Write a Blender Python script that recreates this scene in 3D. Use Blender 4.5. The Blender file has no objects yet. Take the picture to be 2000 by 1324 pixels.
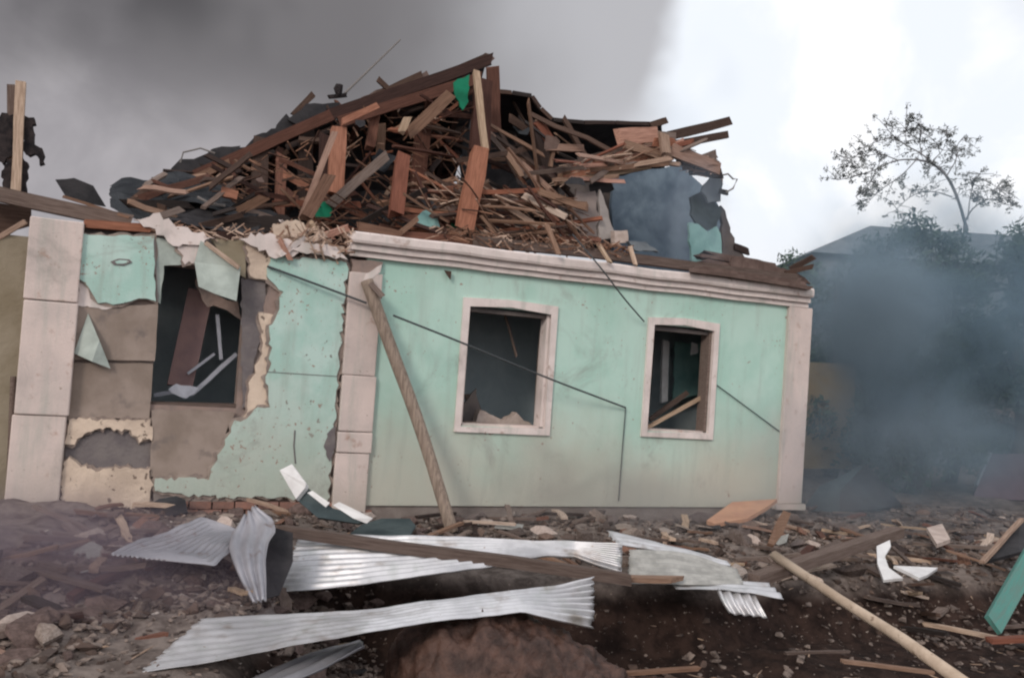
import bpy, math, random
from mathutils import Vector, Matrix, noise
from mathutils.geometry import tessellate_polygon
random.seed(7)
R_ = random.Random(11)
SC = bpy.context.scene
COL = SC.collection
# ------------------------------------------------------------------ camera
F_PX = 1700.0
PITCH, ROLL, YAW = math.radians(2.0), math.radians(4.0), math.radians(22.5)
CZ = 1.9116
FW = Vector((0, math.cos(PITCH), math.sin(PITCH)))
U0 = Vector((0, -math.sin(PITCH), math.cos(PITCH)))
RT = Vector((1, 0, 0)) * math.cos(ROLL) + U0 * math.sin(ROLL)
UP = U0 * math.cos(ROLL) - Vector((1, 0, 0)) * math.sin(ROLL)
CAM = Vector((0, 0, CZ))
cd = bpy.data.cameras.new('camera'); cam = bpy.data.objects.new('camera', cd); COL.objects.link(cam)
m = Matrix.Identity(4)
for i in range(3):
    m[i][0] = RT[i]; m[i][1] = UP[i]; m[i][2] = -FW[i]; m[i][3] = CAM[i]
cam.matrix_world = m
cd.sensor_width = 36; cd.lens = 36 * F_PX / 2000; cd.clip_end = 2000; cd.clip_start = .05
SC.camera = cam
# ------------------------------------------------------------------ renderer
SC.render.engine = 'CYCLES'
SC.cycles.use_denoising = True
SC.cycles.filter_width = 2.2
SC.cycles.max_bounces = 6; SC.cycles.diffuse_bounces = 3; SC.cycles.volume_bounces = 0
SC.cycles.volume_step_rate = 2.0; SC.cycles.volume_max_steps = 48
SC.cycles.transparent_max_bounces = 8
SC.view_settings.view_transform = 'Standard'; SC.view_settings.look = 'None'
SC.view_settings.exposure = 0.12; SC.view_settings.gamma = 1
SC.view_settings.use_curve_mapping = False
# ------------------------------------------------------------------ node helpers
def nn(nt, t, **kw):
    n = nt.nodes.new(t)
    for k, v in kw.items():
        if k.startswith('i_'):
            key = k[2:]; key = int(key) if key.isdigit() else key.replace('_', ' ')
            n.inputs[key].default_value = v
        else: setattr(n, k, v)
    return n
def lk(nt, a, b): nt.links.new(a, b)
def math_(nt, op, a, b=None, c=None, clamp=False):
    n = nt.nodes.new('ShaderNodeMath'); n.operation = op; n.use_clamp = clamp
    for i, v in enumerate((a, b, c)):
        if v is None: continue
        if isinstance(v, (int, float)): n.inputs[i].default_value = v
        else: nt.links.new(v, n.inputs[i])
    return n.outputs[0]
def smooth(nt, v, lo, hi, a=0.0, b=1.0):
    n = nt.nodes.new('ShaderNodeMapRange'); n.interpolation_type = 'SMOOTHSTEP'
    nt.links.new(v, n.inputs[0])
    for i, x in ((1, lo), (2, hi), (3, a), (4, b)): n.inputs[i].default_value = x
    return n.outputs[0]
def mixc(nt, fac, a, b, mode='MIX'):
    n = nt.nodes.new('ShaderNodeMix'); n.data_type = 'RGBA'; n.blend_type = mode
    for idx, v in ((0, fac), (6, a), (7, b)):
        if isinstance(v, (int, float)): n.inputs[idx].default_value = v
        elif isinstance(v, tuple): n.inputs[idx].default_value = v if len(v) == 4 else (*v, 1)
        else: nt.links.new(v, n.inputs[idx])
    return n.outputs[2]
def noise_(nt, vec, scale, detail=4, rough=.55, dist=0.0):
    n = nt.nodes.new('ShaderNodeTexNoise')
    n.inputs['Scale'].default_value = scale; n.inputs['Detail'].default_value = detail
    n.inputs['Roughness'].default_value = rough; n.inputs['Distortion'].default_value = dist
    if vec is not None: nt.links.new(vec, n.inputs['Vector'])
    return n.outputs[0]
# ------------------------------------------------------------------ sky and sun
SUN_EL, SUN_AZ = math.radians(28), math.radians(205)     # low behind the viewer, to the left; azimuth from +Y, clockwise
wd = bpy.data.worlds.new('World'); SC.world = wd; wd.use_nodes = True
nt = wd.node_tree; nt.nodes.clear()
out = nn(nt, 'ShaderNodeOutputWorld'); bg = nn(nt, 'ShaderNodeBackground'); lk(nt, bg.outputs[0], out.inputs[0])
sky = nn(nt, 'ShaderNodeTexSky'); sky.sky_type = 'NISHITA'; sky.sun_disc = False
sky.sun_elevation = SUN_EL; sky.sun_rotation = SUN_AZ
tc = nn(nt, 'ShaderNodeTexCoord'); D = tc.outputs['Generated']
sep = nn(nt, 'ShaderNodeSeparateXYZ'); lk(nt, D, sep.inputs[0])
n_big = noise_(nt, D, 2.6, 3, .5, .3)
n_mid = noise_(nt, D, 6.0, 5, .55, .4)
n_edge = noise_(nt, D, 7.0, 3, .5, 0)
n_sm = noise_(nt, D, 4.0, 3, .5, .1)
skyc = mixc(nt, 1.0, sky.outputs[0], (.075, .075, .075), 'MULTIPLY')
cloud = mixc(nt, smooth(nt, n_mid, .40, .62), (.86, .90, .96), (1.06, 1.05, 1.06))
low = smooth(nt, sep.outputs[2], .02, .20)
cloud = mixc(nt, low, mixc(nt, smooth(nt, n_sm, .40, .58), (.78, .755, .76), (1.0, .955, .94)), cloud)
clear = mixc(nt, smooth(nt, n_big, .28, .44, .72, .97), skyc, cloud)
# bank of dark smoke cloud over the left half of the view
ea = math.radians(9.0)
s = math_(nt, 'SUBTRACT', math_(nt, 'MULTIPLY', sep.outputs[0], math.cos(ea)), math_(nt, 'MULTIPLY', sep.outputs[1], math.sin(ea)))
s = math_(nt, 'ADD', s, math_(nt, 'MULTIPLY', math_(nt, 'SUBTRACT', n_edge, .5), .12))
s = math_(nt, 'ADD', s, math_(nt, 'MULTIPLY', smooth(nt, sep.outputs[2], .18, .38, 1, 0), .012))
wdt = smooth(nt, sep.outputs[2], .18, .36, .10, .022)
mask = smooth(nt, math_(nt, 'DIVIDE', s, wdt), -1, 1, 1, 0)
mask = math_(nt, 'MULTIPLY', mask, smooth(nt, sep.outputs[1], -.35, .15))
elev = smooth(nt, math_(nt, 'ADD', sep.outputs[2], math_(nt, 'MULTIPLY', math_(nt, 'SUBTRACT', n_sm, .5), .34)), .17, .34)
near_edge = smooth(nt, s, -.34, -.06)
smk = mixc(nt, elev, mixc(nt, smooth(nt, n_mid, .36, .62), (.33, .315, .335), (.43, .41, .43)), mixc(nt, smooth(nt, n_sm, .40, .60), (.085, .082, .088), (.175, .168, .176)))
smk = mixc(nt, near_edge, smk, mixc(nt, elev, (.56, .565, .60), (.46, .46, .485)))
fin = mixc(nt, mask, clear, smk)
lk(nt, fin, bg.inputs[0]); bg.inputs[1].default_value = 1.0
sl = bpy.data.lights.new('sun', 'SUN'); sl.energy = 1.3; sl.angle = math.radians(14); sl.color = (1, .90, .80)
so = bpy.data.objects.new('sun', sl); COL.objects.link(so)
sd = Vector((math.sin(SUN_AZ) * math.cos(SUN_EL), math.cos(SUN_AZ) * math.cos(SUN_EL), math.sin(SUN_EL)))
so.rotation_euler = sd.to_track_quat('Z', 'Y').to_euler(); so.location = sd * 30
# ------------------------------------------------------------------ materials
def mat(name, c1, c2=None, scale=6, rough=.85, metal=0, bump=.25, bscale=30, rnd=0.0, ramp=None, stretch=None, spots=None, dirt=None, contrast=(.35, .65), spec=.3):
    M = bpy.data.materials.new(name); M.use_nodes = True
    t = M.node_tree; b = t.nodes['Principled BSDF']
    tcn = nn(t, 'ShaderNodeTexCoord'); v = tcn.outputs['Object']
    oi = nn(t, 'ShaderNodeObjectInfo')
    add = nn(t, 'ShaderNodeVectorMath', operation='ADD'); lk(t, v, add.inputs[0])
    mul = nn(t, 'ShaderNodeVectorMath', operation='SCALE', i_0=(13.1, 7.7, 5.3)); lk(t, oi.outputs['Random'], mul.inputs['Scale'])
    lk(t, mul.outputs[0], add.inputs[1]); v = add.outputs[0]
    vs = v
    if stretch:
        mp = nn(t, 'ShaderNodeMapping'); mp.inputs['Scale'].default_value = stretch; lk(t, v, mp.inputs[0]); vs = mp.outputs[0]
    col1 = c1
    if ramp:
        r = nn(t, 'ShaderNodeValToRGB'); r.color_ramp.interpolation = 'CONSTANT'
        els = r.color_ramp.elements
        while len(els) < len(ramp): els.new(.5)
        for i, c in enumerate(ramp): els[i].position = i / len(ramp); els[i].color = (*c, 1)
        lk(t, oi.outputs['Random'], r.inputs[0]); col1 = r.outputs[0]
    col = col1
    nz = smooth(t, noise_(t, vs, scale, 6, .6, .2), contrast[0], contrast[1])
    if ramp:
        col = mixc(t, nz, mixc(t, 1.0, col1, (.62, .58, .56), 'MULTIPLY'), col1)
    elif c2 is not None:
        col = mixc(t, nz, c1, c2)
    if rnd:
        k = math_(t, 'MULTIPLY_ADD', oi.outputs['Random'], 2 * rnd, 1 - rnd)
        cmb = nn(t, 'ShaderNodeCombineColor')
        for i in range(3): lk(t, k, cmb.inputs[i])
        col = mixc(t, 1.0, col, cmb.outputs[0], 'MULTIPLY')
    if spots:
        sc_, colr, lo, hi = spots
        col = mixc(t, smooth(t, noise_(t, v, sc_, 3, .6), lo, hi), col, colr)
    if dirt:
        z0, z1, colr, amt = dirt
        g = nn(t, 'ShaderNodeNewGeometry'); sp = nn(t, 'ShaderNodeSeparateXYZ'); lk(t, g.outputs['Position'], sp.inputs[0])
        zz = math_(t, 'ADD', sp.outputs[2], math_(t, 'MULTIPLY', math_(t, 'SUBTRACT', noise_(t, g.outputs['Position'], .9, 5, .6), .5), 1.8))
        col = mixc(t, smooth(t, zz, z0, z1, amt, 0), col, colr)
    if isinstance(col, tuple): b.inputs['Base Color'].default_value = (*col, 1)
    else: lk(t, col, b.inputs['Base Color'])
    b.inputs['Roughness'].default_value = rough; b.inputs['Metallic'].default_value = metal
    b.inputs['Specular IOR Level'].default_value = spec
    if bump:
        bp = nn(t, 'ShaderNodeBump'); bp.inputs['Strength'].default_value = bump; bp.inputs['Distance'].default_value = .02
        lk(t, noise_(t, vs, bscale, 5, .65), bp.inputs['Height']); lk(t, bp.outputs[0], b.inputs['Normal'])
    return M
def weathered(M, pits, streak, soot):
    """chips, rain streaks and soot stains worked into a paint"""
    t = M.node_tree; b = t.nodes['Principled BSDF']; src = b.inputs['Base Color'].links[0].from_socket
    g = nn(t, 'ShaderNodeNewGeometry'); P = g.outputs['Position']
    mp = nn(t, 'ShaderNodeMapping'); mp.inputs['Scale'].default_value = (5, 5, .55); lk(t, P, mp.inputs[0])
    c = mixc(t, smooth(t, noise_(t, mp.outputs[0], 1.3, 5, .6), .48, .74, 0, streak), src, (.33, .36, .32))
    c = mixc(t, smooth(t, noise_(t, P, 1.15, 6, .68, .8), .55, .74, 0, soot), c, (.25, .235, .215))
    n = noise_(t, P, 23, 3, .55); n2 = noise_(t, P, 3.0, 2, .5)
    k = smooth(t, math_(t, 'ADD', n, math_(t, 'MULTIPLY', n2, .35)), pits, pits + .02)
    c = mixc(t, k, c, (.34, .27, .225)); lk(t, c, b.inputs['Base Color'])
    bp = b.inputs['Normal'].links[0].from_node; h = bp.inputs['Height'].links[0].from_socket
    lk(t, math_(t, 'SUBTRACT', h, math_(t, 'MULTIPLY', k, 3.0)), bp.inputs['Height'])
TEAL = mat('teal_paint', (.40, .60, .52), (.48, .66, .585), 1.6, .8, 0, .16, 45, dirt=(.3, 2.0, (.49, .45, .385), .85))
weathered(TEAL, .885, .32, .5)
TEALP = mat('teal_plaster_patch', (.39, .58, .52), (.50, .65, .60), 3, .85, 0, .25, 40, spots=(11, (.20, .20, .18), .66, .71), dirt=(.1, 2.0, (.43, .42, .36), .75))
weathered(TEALP, .84, .5, .6)
TEALG = mat('grey_teal_panel', (.33, .37, .34), (.45, .50, .46), 4, .85, 0, .2)
PINK = mat('pink_render', (.66, .545, .505), (.56, .47, .44), 2.0, .85, 0, .3, 40, rnd=.06, spots=(7, (.44, .30, .25), .60, .78), dirt=(.0, .9, (.42, .37, .32), .6))
PINKL = mat('pale_pink_trim', (.76, .66, .63), (.65, .56, .53), 3.0, .8, 0, .2, 40, spots=(5, (.45, .34, .30), .62, .75))
weathered(PINK, .90, .45, .5)
weathered(PINKL, .92, .4, .45)
CREAM = mat('cream_plaster', (.70, .56, .45), (.52, .41, .33), 3, .9, 0, .6, 24, spots=(7, (.20, .15, .12), .62, .66))
COAT = mat('scratch_coat', (.36, .29, .25), (.23, .18, .16), 7, .95, 0, .8, 26)
BOARD = mat('brown_fibreboard', (.23, .18, .15), (.32, .255, .22), 2.2, .9, 0, .2, 50, rnd=.10, spots=(4, (.19, .155, .14), .55, .75))
CORE = mat('bare_wall', (.30, .22, .19), (.21, .17, .155), 3, .95, 0, .6, 20)
DKPATCH = mat('dark_hole_backing', (.15, .13, .135), (.20, .175, .17), 4, .95, 0, .6, 20)
OLIVE = mat('olive_wall', (.26, .215, .15), (.33, .28, .21), 2, .9, 0, .4, 20)
PLINTH = mat('plinth_cement', (.20, .165, .15), (.27, .23, .21), 3, .95, 0, .6, 18)
BRICK = mat('red_brick', (.34, .18, .14), (.25, .15, .125), 8, .95, 0, .5, 40, rnd=.25)
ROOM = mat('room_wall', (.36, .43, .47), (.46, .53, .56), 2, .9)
ROOMD = mat('dark_brown_board', (.10, .085, .085), (.16, .135, .125), 2, .95)  # plain dark brown with slight mottling
BLUEW = mat('smoke_blue_wall', (.10, .14, .19), (.19, .25, .31), 2, .9)  # the blue veil of the smoke is put into this wall colour
WOODR = mat('red_brown_timber', (.3, .1, .05), None, 5, .8, 0, .5, 22, stretch=(.9, 16, 16),
            ramp=[(.13, .055, .038), (.18, .078, .053), (.085, .035, .026), (.22, .10, .07), (.14, .064, .046), (.055, .026, .021)])
WOODT = mat('tan_timber', (.4, .24, .14), None, 5, .8, 0, .5, 22, stretch=(.9, 16, 16),
            ramp=[(.33, .21, .15), (.24, .14, .095), (.43, .30, .23), (.19, .105, .072), (.29, .175, .12), (.39, .25, .195)])
WOODP = mat('pale_timber', (.6, .45, .35), None, 5, .8, 0, .5, 22, stretch=(.9, 16, 16),
            ramp=[(.62, .46, .35), (.56, .42, .33), (.66, .52, .43), (.52, .38, .27)])
WOODO = mat('orange_timber', (.5, .24, .12), None, 5, .8, 0, .5, 22, stretch=(.9, 16, 16),
            ramp=[(.38, .16, .098), (.31, .12, .072), (.44, .20, .13), (.24, .09, .058)])
WOODPK = mat('pink_timber', (.6, .34, .27), None, 5, .8, 0, .4, 22, stretch=(.9, 16, 16), ramp=[(.60, .34, .27), (.52, .29, .22)])
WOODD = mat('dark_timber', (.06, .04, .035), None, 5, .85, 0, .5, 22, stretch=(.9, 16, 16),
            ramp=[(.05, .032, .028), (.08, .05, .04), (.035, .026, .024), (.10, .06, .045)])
WOODG = mat('grey_brown_timber', (.18, .14, .12), None, 5, .85, 0, .5, 22, stretch=(.9, 16, 16),
            ramp=[(.19, .14, .12), (.15, .11, .095), (.24, .185, .16)])
POLE = mat('weathered_pole', (.20, .15, .12), (.34, .265, .215), 5, .85, 0, .5, 22, stretch=(9, 9, .5))
POLEP = mat('pale_pole', (.58, .46, .36), (.43, .33, .25), 4, .8, 0, .3, 30, spots=(9, (.28, .20, .15), .62, .70))
ROOFB = mat('black_roofing', (.018, .017, .020), (.035, .032, .035), 5, .7, 0, .4, 20)
ROOFBB = mat('blue_black_sheet', (.014, .016, .020), (.03, .033, .038), 3, .45, 0, .3, 14)
ROOFBR = mat('brown_roofing', (.10, .065, .055), (.16, .11, .095), 5, .85, 0, .5, 20)
GREEN = mat('green_cloth', (.01, .22, .12), (.005, .14, .075), 5, .8)
TEALC = mat('pale_teal_cloth', (.28, .48, .46), (.20, .37, .36), 4, .85)
TEALD = mat('teal_plank_paint', (.07, .24, .205), (.10, .20, .175), 6, .6, 0, .3, 22, stretch=(.8, 8, 8))
GALV = mat('galvanised_sheet', (.66, .65, .67), (.47, .465, .485), 2.2, .40, .5, .12, 14, spots=(3.5, (.25, .195, .165), .53, .78), spec=.5)
weathered(GALV, .93, .35, .55)
GALVG = mat('dull_grey_sheet', (.40, .39, .42), (.31, .31, .34), 3, .5, .45, .06, 30, spots=(5, (.20, .15, .135), .60, .76))
GALVD = mat('dusty_grey_sheet', (.30, .295, .28), (.42, .41, .39), 8, .75, .2, .3, 40)
WHITE = mat('white_metal_trim', (.75, .74, .74), (.62, .60, .60), 4, .5, 0, .05, 30)
SLATG = mat('dull_white_slat', (.36, .37, .42), (.27, .28, .32), 4, .7)
DKSHEET = mat('dark_teal_sheet', (.03, .045, .05), (.06, .08, .085), 3, .7, 0, .3, 10)
CABLE = mat('cable_rubber', (.06, .065, .07), None, 3, .6, 0, 0)
WIRE = mat('wire_steel', (.20, .18, .17), None, 3, .5, 0, 0)
BROWNT = mat('brown_crumpled_sheet', (.038, .019, .014), (.105, .055, .041), 7, .55, 0, 1.0, 22, spec=.4)
CHAR = mat('charred_scrap', (.012, .010, .012), (.04, .03, .03), 9, .9, 0, .8, 20)
BARK = mat('bark', (.05, .04, .035), (.09, .075, .065), 8, .95, 0, .8, 20, stretch=(1, 1, .25))
BARKF = mat('haze_tinted_bark', (.17, .17, .185), (.22, .215, .225), 8, .95, 0, .5, 20)  # bark lightened to paint in the haze
LEAFD = mat('dark_leaf', (.025, .05, .03), (.05, .075, .04), 3, .7, 0, 0, rnd=.2)
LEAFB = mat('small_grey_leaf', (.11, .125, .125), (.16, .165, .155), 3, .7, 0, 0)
YWALL = mat('ochre_wall', (.30, .22, .12), (.24, .18, .11), 2, .9)
SLATE = mat('grey_roof', (.13, .15, .17), (.20, .22, .24), 3, .8)
PURP = mat('plum_panel', (.08, .05, .065), (.11, .075, .09), 3, .7)
CHUNK = mat('rubble_mix', (.3, .25, .2), None, 7, .95, 0, .7, 22,
            ramp=[(.19, .15, .135), (.30, .235, .20), (.13, .10, .09), (.38, .31, .27), (.23, .16, .13), (.16, .13, .125), (.48, .41, .37), (.27, .15, .11), (.12, .10, .10), (.21, .17, .16)])
CHUNKW = mat('pale_plaster_lump', (.55, .45, .40), (.42, .33, .29), 6, .9, 0, .5, 22, rnd=.2)
DUSTY = mat('dusty_brown_lump', (.10, .068, .06), (.18, .125, .112), 4, .95, 0, .9, 12)
# ------------------------------------------------------------------ placing helpers
OX = Vector((-1.67574, 10.0, 0))
AX = Vector((math.cos(YAW), math.sin(YAW), 0)); AY = Vector((-math.sin(YAW), math.cos(YAW), 0)); AZ = Vector((0, 0, 1))
HM = Matrix.Translation(OX) @ Matrix.Rotation(YAW, 4, 'Z')
def ray(px, py): return RT * ((px - 1000) / F_PX) + UP * ((662 - py) / F_PX) + FW
def H(x, y, z): return OX + AX * x + AY * y + AZ * z                  # metres along / into / up the house
def L(px, py, y=0.0):                                                # point where a sight line meets the plane y metres behind the facade
    d = ray(px, py); return CAM + d * (((OX - CAM).dot(AY) + y) / d.dot(AY))
def G(px, py, z=0.0):
    d = ray(px, py); return CAM + d * ((z - CZ) / d.z)
def D_(px, py, dep):
    d = ray(px, py); return CAM + d * (dep / d.y)
WM = {}
def tag(o, label=None, cat=None, group=None, kind=None):
    if label: o['label'] = label
    if cat: o['category'] = cat
    if group: o['group'] = group
    if kind: o['kind'] = kind
    return o
def link(o, M=None, parent=None):
    M = M or Matrix.Identity(4)
    COL.objects.link(o); WM[o] = M
    if parent is not None:
        o.parent = parent; o.matrix_basis = WM[parent].inverted() @ M
    else: o.matrix_basis = M
    return o
def empty(name, M): return link(bpy.data.objects.new(name, None), M)
def mesh(name, V, Fc, mt, shade=False):
    me = bpy.data.meshes.new(name); me.from_pydata([tuple(v) for v in V], [], Fc); me.materials.append(mt)
    me.validate(); me.update()
    if shade: me.polygons.foreach_set('use_smooth', [True] * len(me.polygons))
    return me
def fix_normals(me):
    import bmesh
    b = bmesh.new(); b.from_mesh(me); bmesh.ops.recalc_face_normals(b, faces=b.faces); b.to_mesh(me); b.free()
def mkw(name, V, Fc, mt, parent=None, shade=False, rot=None, recalc=True):   # vertices in world space, origin at their middle
    V = [Vector(v) for v in V]
    c = sum(V, Vector()) / len(V); zmin = min(v.z for v in V)
    M = Matrix.Translation((c.x, c.y, zmin if parent is None else c.z))
    if rot: M = M @ rot
    Mi = M.inverted()
    me = mesh(name, [Mi @ v for v in V], Fc, mt, shade)
    if recalc: fix_normals(me)
    return link(bpy.data.objects.new(name, me), M, parent)
def frame(p, q, up):
    x = (q - p).normalized(); y = up.cross(x)
    if y.length < 1e-4: y = Vector((1, 0, 0)).cross(x)
    y.normalize(); z = x.cross(y); M = Matrix.Identity(4)
    c = (p + q) / 2
    for i in range(3): M[i][0] = x[i]; M[i][1] = y[i]; M[i][2] = z[i]; M[i][3] = c[i]
    return M
def board_geo(L_, w, t, r, jag=.6, bend=.01, n=3):
    V, Fc = [], []
    for i in range(n + 1):
        u = i / n; x = (u - .5) * L_; dy = r.uniform(-bend, bend) * L_ * (0 < i < n); dz = r.uniform(-bend, bend) * L_ * (0 < i < n)
        ww = w * r.uniform(.93, 1.07); end = (i == 0) - (i == n)
        for a, b in ((-1, -1), (1, -1), (1, 1), (-1, 1)):
            V.append((x + end * r.uniform(0, jag) * w, a * ww / 2 + dy, b * t / 2 + dz))
    for i in range(n):
        for k in range(4):
            a = i * 4 + k; b = i * 4 + (k + 1) % 4; Fc.append((a, a + 4, b + 4, b))
    Fc.append((0, 1, 2, 3)); Fc.append((n * 4 + 3, n * 4 + 2, n * 4 + 1, n * 4))
    return V, Fc
def board(name, p, q, w, t, mt, parent=None, jag=.6, bend=.006, up=None):
    M = frame(p, q, up or -AY)
    V, Fc = board_geo((q - p).length, w, t, R_, jag, bend)
    return link(bpy.data.objects.new(name, mesh(name, V, Fc, mt)), M, parent)
def box(name, x0, x1, y0, y1, z0, z1, mt, parent, jit=0.0):            # box in house axes
    V = [H(x + R_.uniform(-jit, jit), y, z + R_.uniform(-jit, jit)) for z in (z0, z1) for x, y in ((x0, y0), (x1, y0), (x1, y1), (x0, y1))]
    return mkw(name, V, [(0, 1, 5, 4), (1, 2, 6, 5), (2, 3, 7, 6), (3, 0, 4, 7), (4, 5, 6, 7), (3, 2, 1, 0)], mt, parent, rot=Matrix.Rotation(YAW, 4, 'Z'))
def roughen(pts, rag, step):
    out = []
    for i, p in enumerate(pts):
        q = pts[(i + 1) % len(pts)]; d = math.hypot(q[0] - p[0], q[1] - p[1]); k = max(1, int(d / step))
        for j in range(k):
            t = j / k; out.append((p[0] + (q[0] - p[0]) * t + R_.uniform(-rag, rag), p[1] + (q[1] - p[1]) * t + R_.uniform(-rag, rag)))
    return out
def prism(name, front, back, mt, parent=None, rot=None):
    n = len(front)
    tri = tessellate_polygon([[Vector(v) for v in front]])
    Fc = [tuple(t) for t in tri] + [tuple(n + i for i in reversed(t)) for t in tri]
    Fc += [(i, (i + 1) % n, n + (i + 1) % n, n + i) for i in range(n)]
    return mkw(name, list(front) + list(back), Fc, mt, parent, rot=rot)
def outset(pts, d):
    n = len(pts); ar = sum(pts[i][0] * pts[(i + 1) % n][1] - pts[(i + 1) % n][0] * pts[i][1] for i in range(n)); sg = 1 if ar > 0 else -1
    out = []
    for i in range(n):
        a, b = pts[i - 2], pts[(i + 2) % n]; tx, ty = b[0] - a[0], b[1] - a[1]; l = math.hypot(tx, ty) or 1; k = d * R_.uniform(.2, 1.7)
        out.append((pts[i][0] + sg * ty / l * k, pts[i][1] - sg * tx / l * k))
    return out
def slab(name, pts, y, th, mt, parent=None, rag=0.0, step=14, coat=0):           # flat piece parallel to the facade
    if rag: pts = roughen(pts, rag, step)
    f = [L(px, py, y) for px, py in pts]
    o = prism(name, f, [v + AY * th for v in f], mt, parent, rot=Matrix.Rotation(YAW, 4, 'Z'))
    if coat:
        f = [L(px, py, y + th * .35) for px, py in outset(pts, coat)]
        prism('scratch_coat', f, [v + AY * th * .6 for v in f], COAT, o, rot=Matrix.Rotation(YAW, 4, 'Z'))
    return o
def plate(name, pts, th, mt, parent=None):                               # free piece: (px, py, depth) corners
    f = [D_(*p) for p in pts]
    nrm = (f[1] - f[0]).cross(f[2] - f[0]).normalized()
    if nrm.dot(f[0] - CAM) < 0: nrm = -nrm
    return prism(name, f, [v + nrm * th for v in f], mt, parent)
def plateL(name, pts, th, mt, parent=None):
    f = [L(*p) for p in pts]
    return prism(name, f, [v + AY * th for v in f], mt, parent)
def tube(name, P, rad, mt, parent=None, n=6):
    V, Fc = [], []
    for i, p in enumerate(P):
        a = P[max(i - 1, 0)]; b = P[min(i + 1, len(P) - 1)]; d = (b - a).normalized()
        s1 = d.cross(Vector((.13, .2, .97))).normalized(); s2 = d.cross(s1)
        r = rad[i] if isinstance(rad, (list, tuple)) else rad
        for k in range(n):
            an = 2 * math.pi * k / n; V.append(p + s1 * math.cos(an) * r + s2 * math.sin(an) * r)
    for i in range(len(P) - 1):
        for k in range(n):
            a = i * n + k; b = i * n + (k + 1) % n; Fc.append((a, b, b + n, a + n))
    Fc.append(tuple(range(n))); Fc.append(tuple(reversed(range((len(P) - 1) * n, len(P) * n))))
    return mkw(name, V, Fc, mt, parent, shade=n > 7)
def poly_at(P, t):
    if len(P) == 1: return P[0]
    L_ = [(P[i + 1] - P[i]).length for i in range(len(P) - 1)]; tot = sum(L_); d = t * tot
    for i, l in enumerate(L_):
        if d <= l or i == len(L_) - 1: return P[i].lerp(P[i + 1], max(0, min(1, d / l)))
        d -= l
def smooth_line(P, it=2):
    for _ in range(it):
        Q = [P[0]]
        for a, b in zip(P, P[1:]): Q += [a.lerp(b, .25), a.lerp(b, .75)]
        P = Q + [P[-1]]
    return P
def sheet(name, e1, e2, mt, waves=9, amp=.013, nu=36, per=8, sag=.0, ampf=None, rough_end=.012, th=.004, crumple=.012, soft=1):
    """corrugated sheet between two edge lines; the ribs run along them"""
    e1, e2 = smooth_line(e1, soft), smooth_line(e2, soft)
    nv = int(waves * per); V, Fc = [], []
    j0 = [R_.uniform(-rough_end, rough_end) for _ in range(nv + 1)]; j1 = [R_.uniform(-rough_end, rough_end) for _ in range(nv + 1)]
    for i in range(nu + 1):
        u = i / nu
        for j in range(nv + 1):
            v = j / nv
            uu = min(1, max(0, u + (j0[j] * (1 - u) ** 8 + j1[j] * u ** 8)))
            a, b = poly_at(e1, uu), poly_at(e2, uu)
            du = (poly_at(e1, min(1, uu + .02)) - poly_at(e1, max(0, uu - .02))).normalized(); n = du.cross(b - a)
            n = n.normalized() if n.length > 1e-6 else Vector((0, 0, 1))
            if n.z < 0: n = -n
            p = a.lerp(b, v)
            am = amp * (ampf(u) if ampf else 1)
            p = p + n * (am * math.sin(v * waves * 2 * math.pi) - sag * 4 * v * (1 - v)) + n * (noise.noise(p * 2.2) * crumple * 2 + noise.noise(p * 7) * crumple * .5)
            V.append(p)
    for i in range(nu):
        for j in range(nv):
            a = i * (nv + 1) + j; Fc.append((a, a + nv + 1, a + nv + 2, a + 1))
    o = mkw(name, V, Fc, mt, shade=True)
    md = o.modifiers.new('thickness', 'SOLIDIFY'); md.thickness = th
    return o
def chunk_mesh(name, mt, r, flat=1.0, n=14):
    import bmesh
    b = bmesh.new()
    for _ in range(n):
        v = Vector((r.gauss(0, 1), r.gauss(0, 1), r.gauss(0, 1))).normalized() * r.uniform(.75, 1.05)
        v.x *= r.uniform(.9, 1.25); v.z *= flat
        b.verts.new(v)
    h = bmesh.ops.convex_hull(b, input=b.verts)
    bmesh.ops.delete(b, geom=[e for e in h['geom_interior'] if isinstance(e, bmesh.types.BMVert)], context='VERTS')
    bmesh.ops.triangulate(b, faces=b.faces)
    me = bpy.data.meshes.new(name); b.to_mesh(me); b.free(); me.materials.append(mt)
    return me
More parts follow.
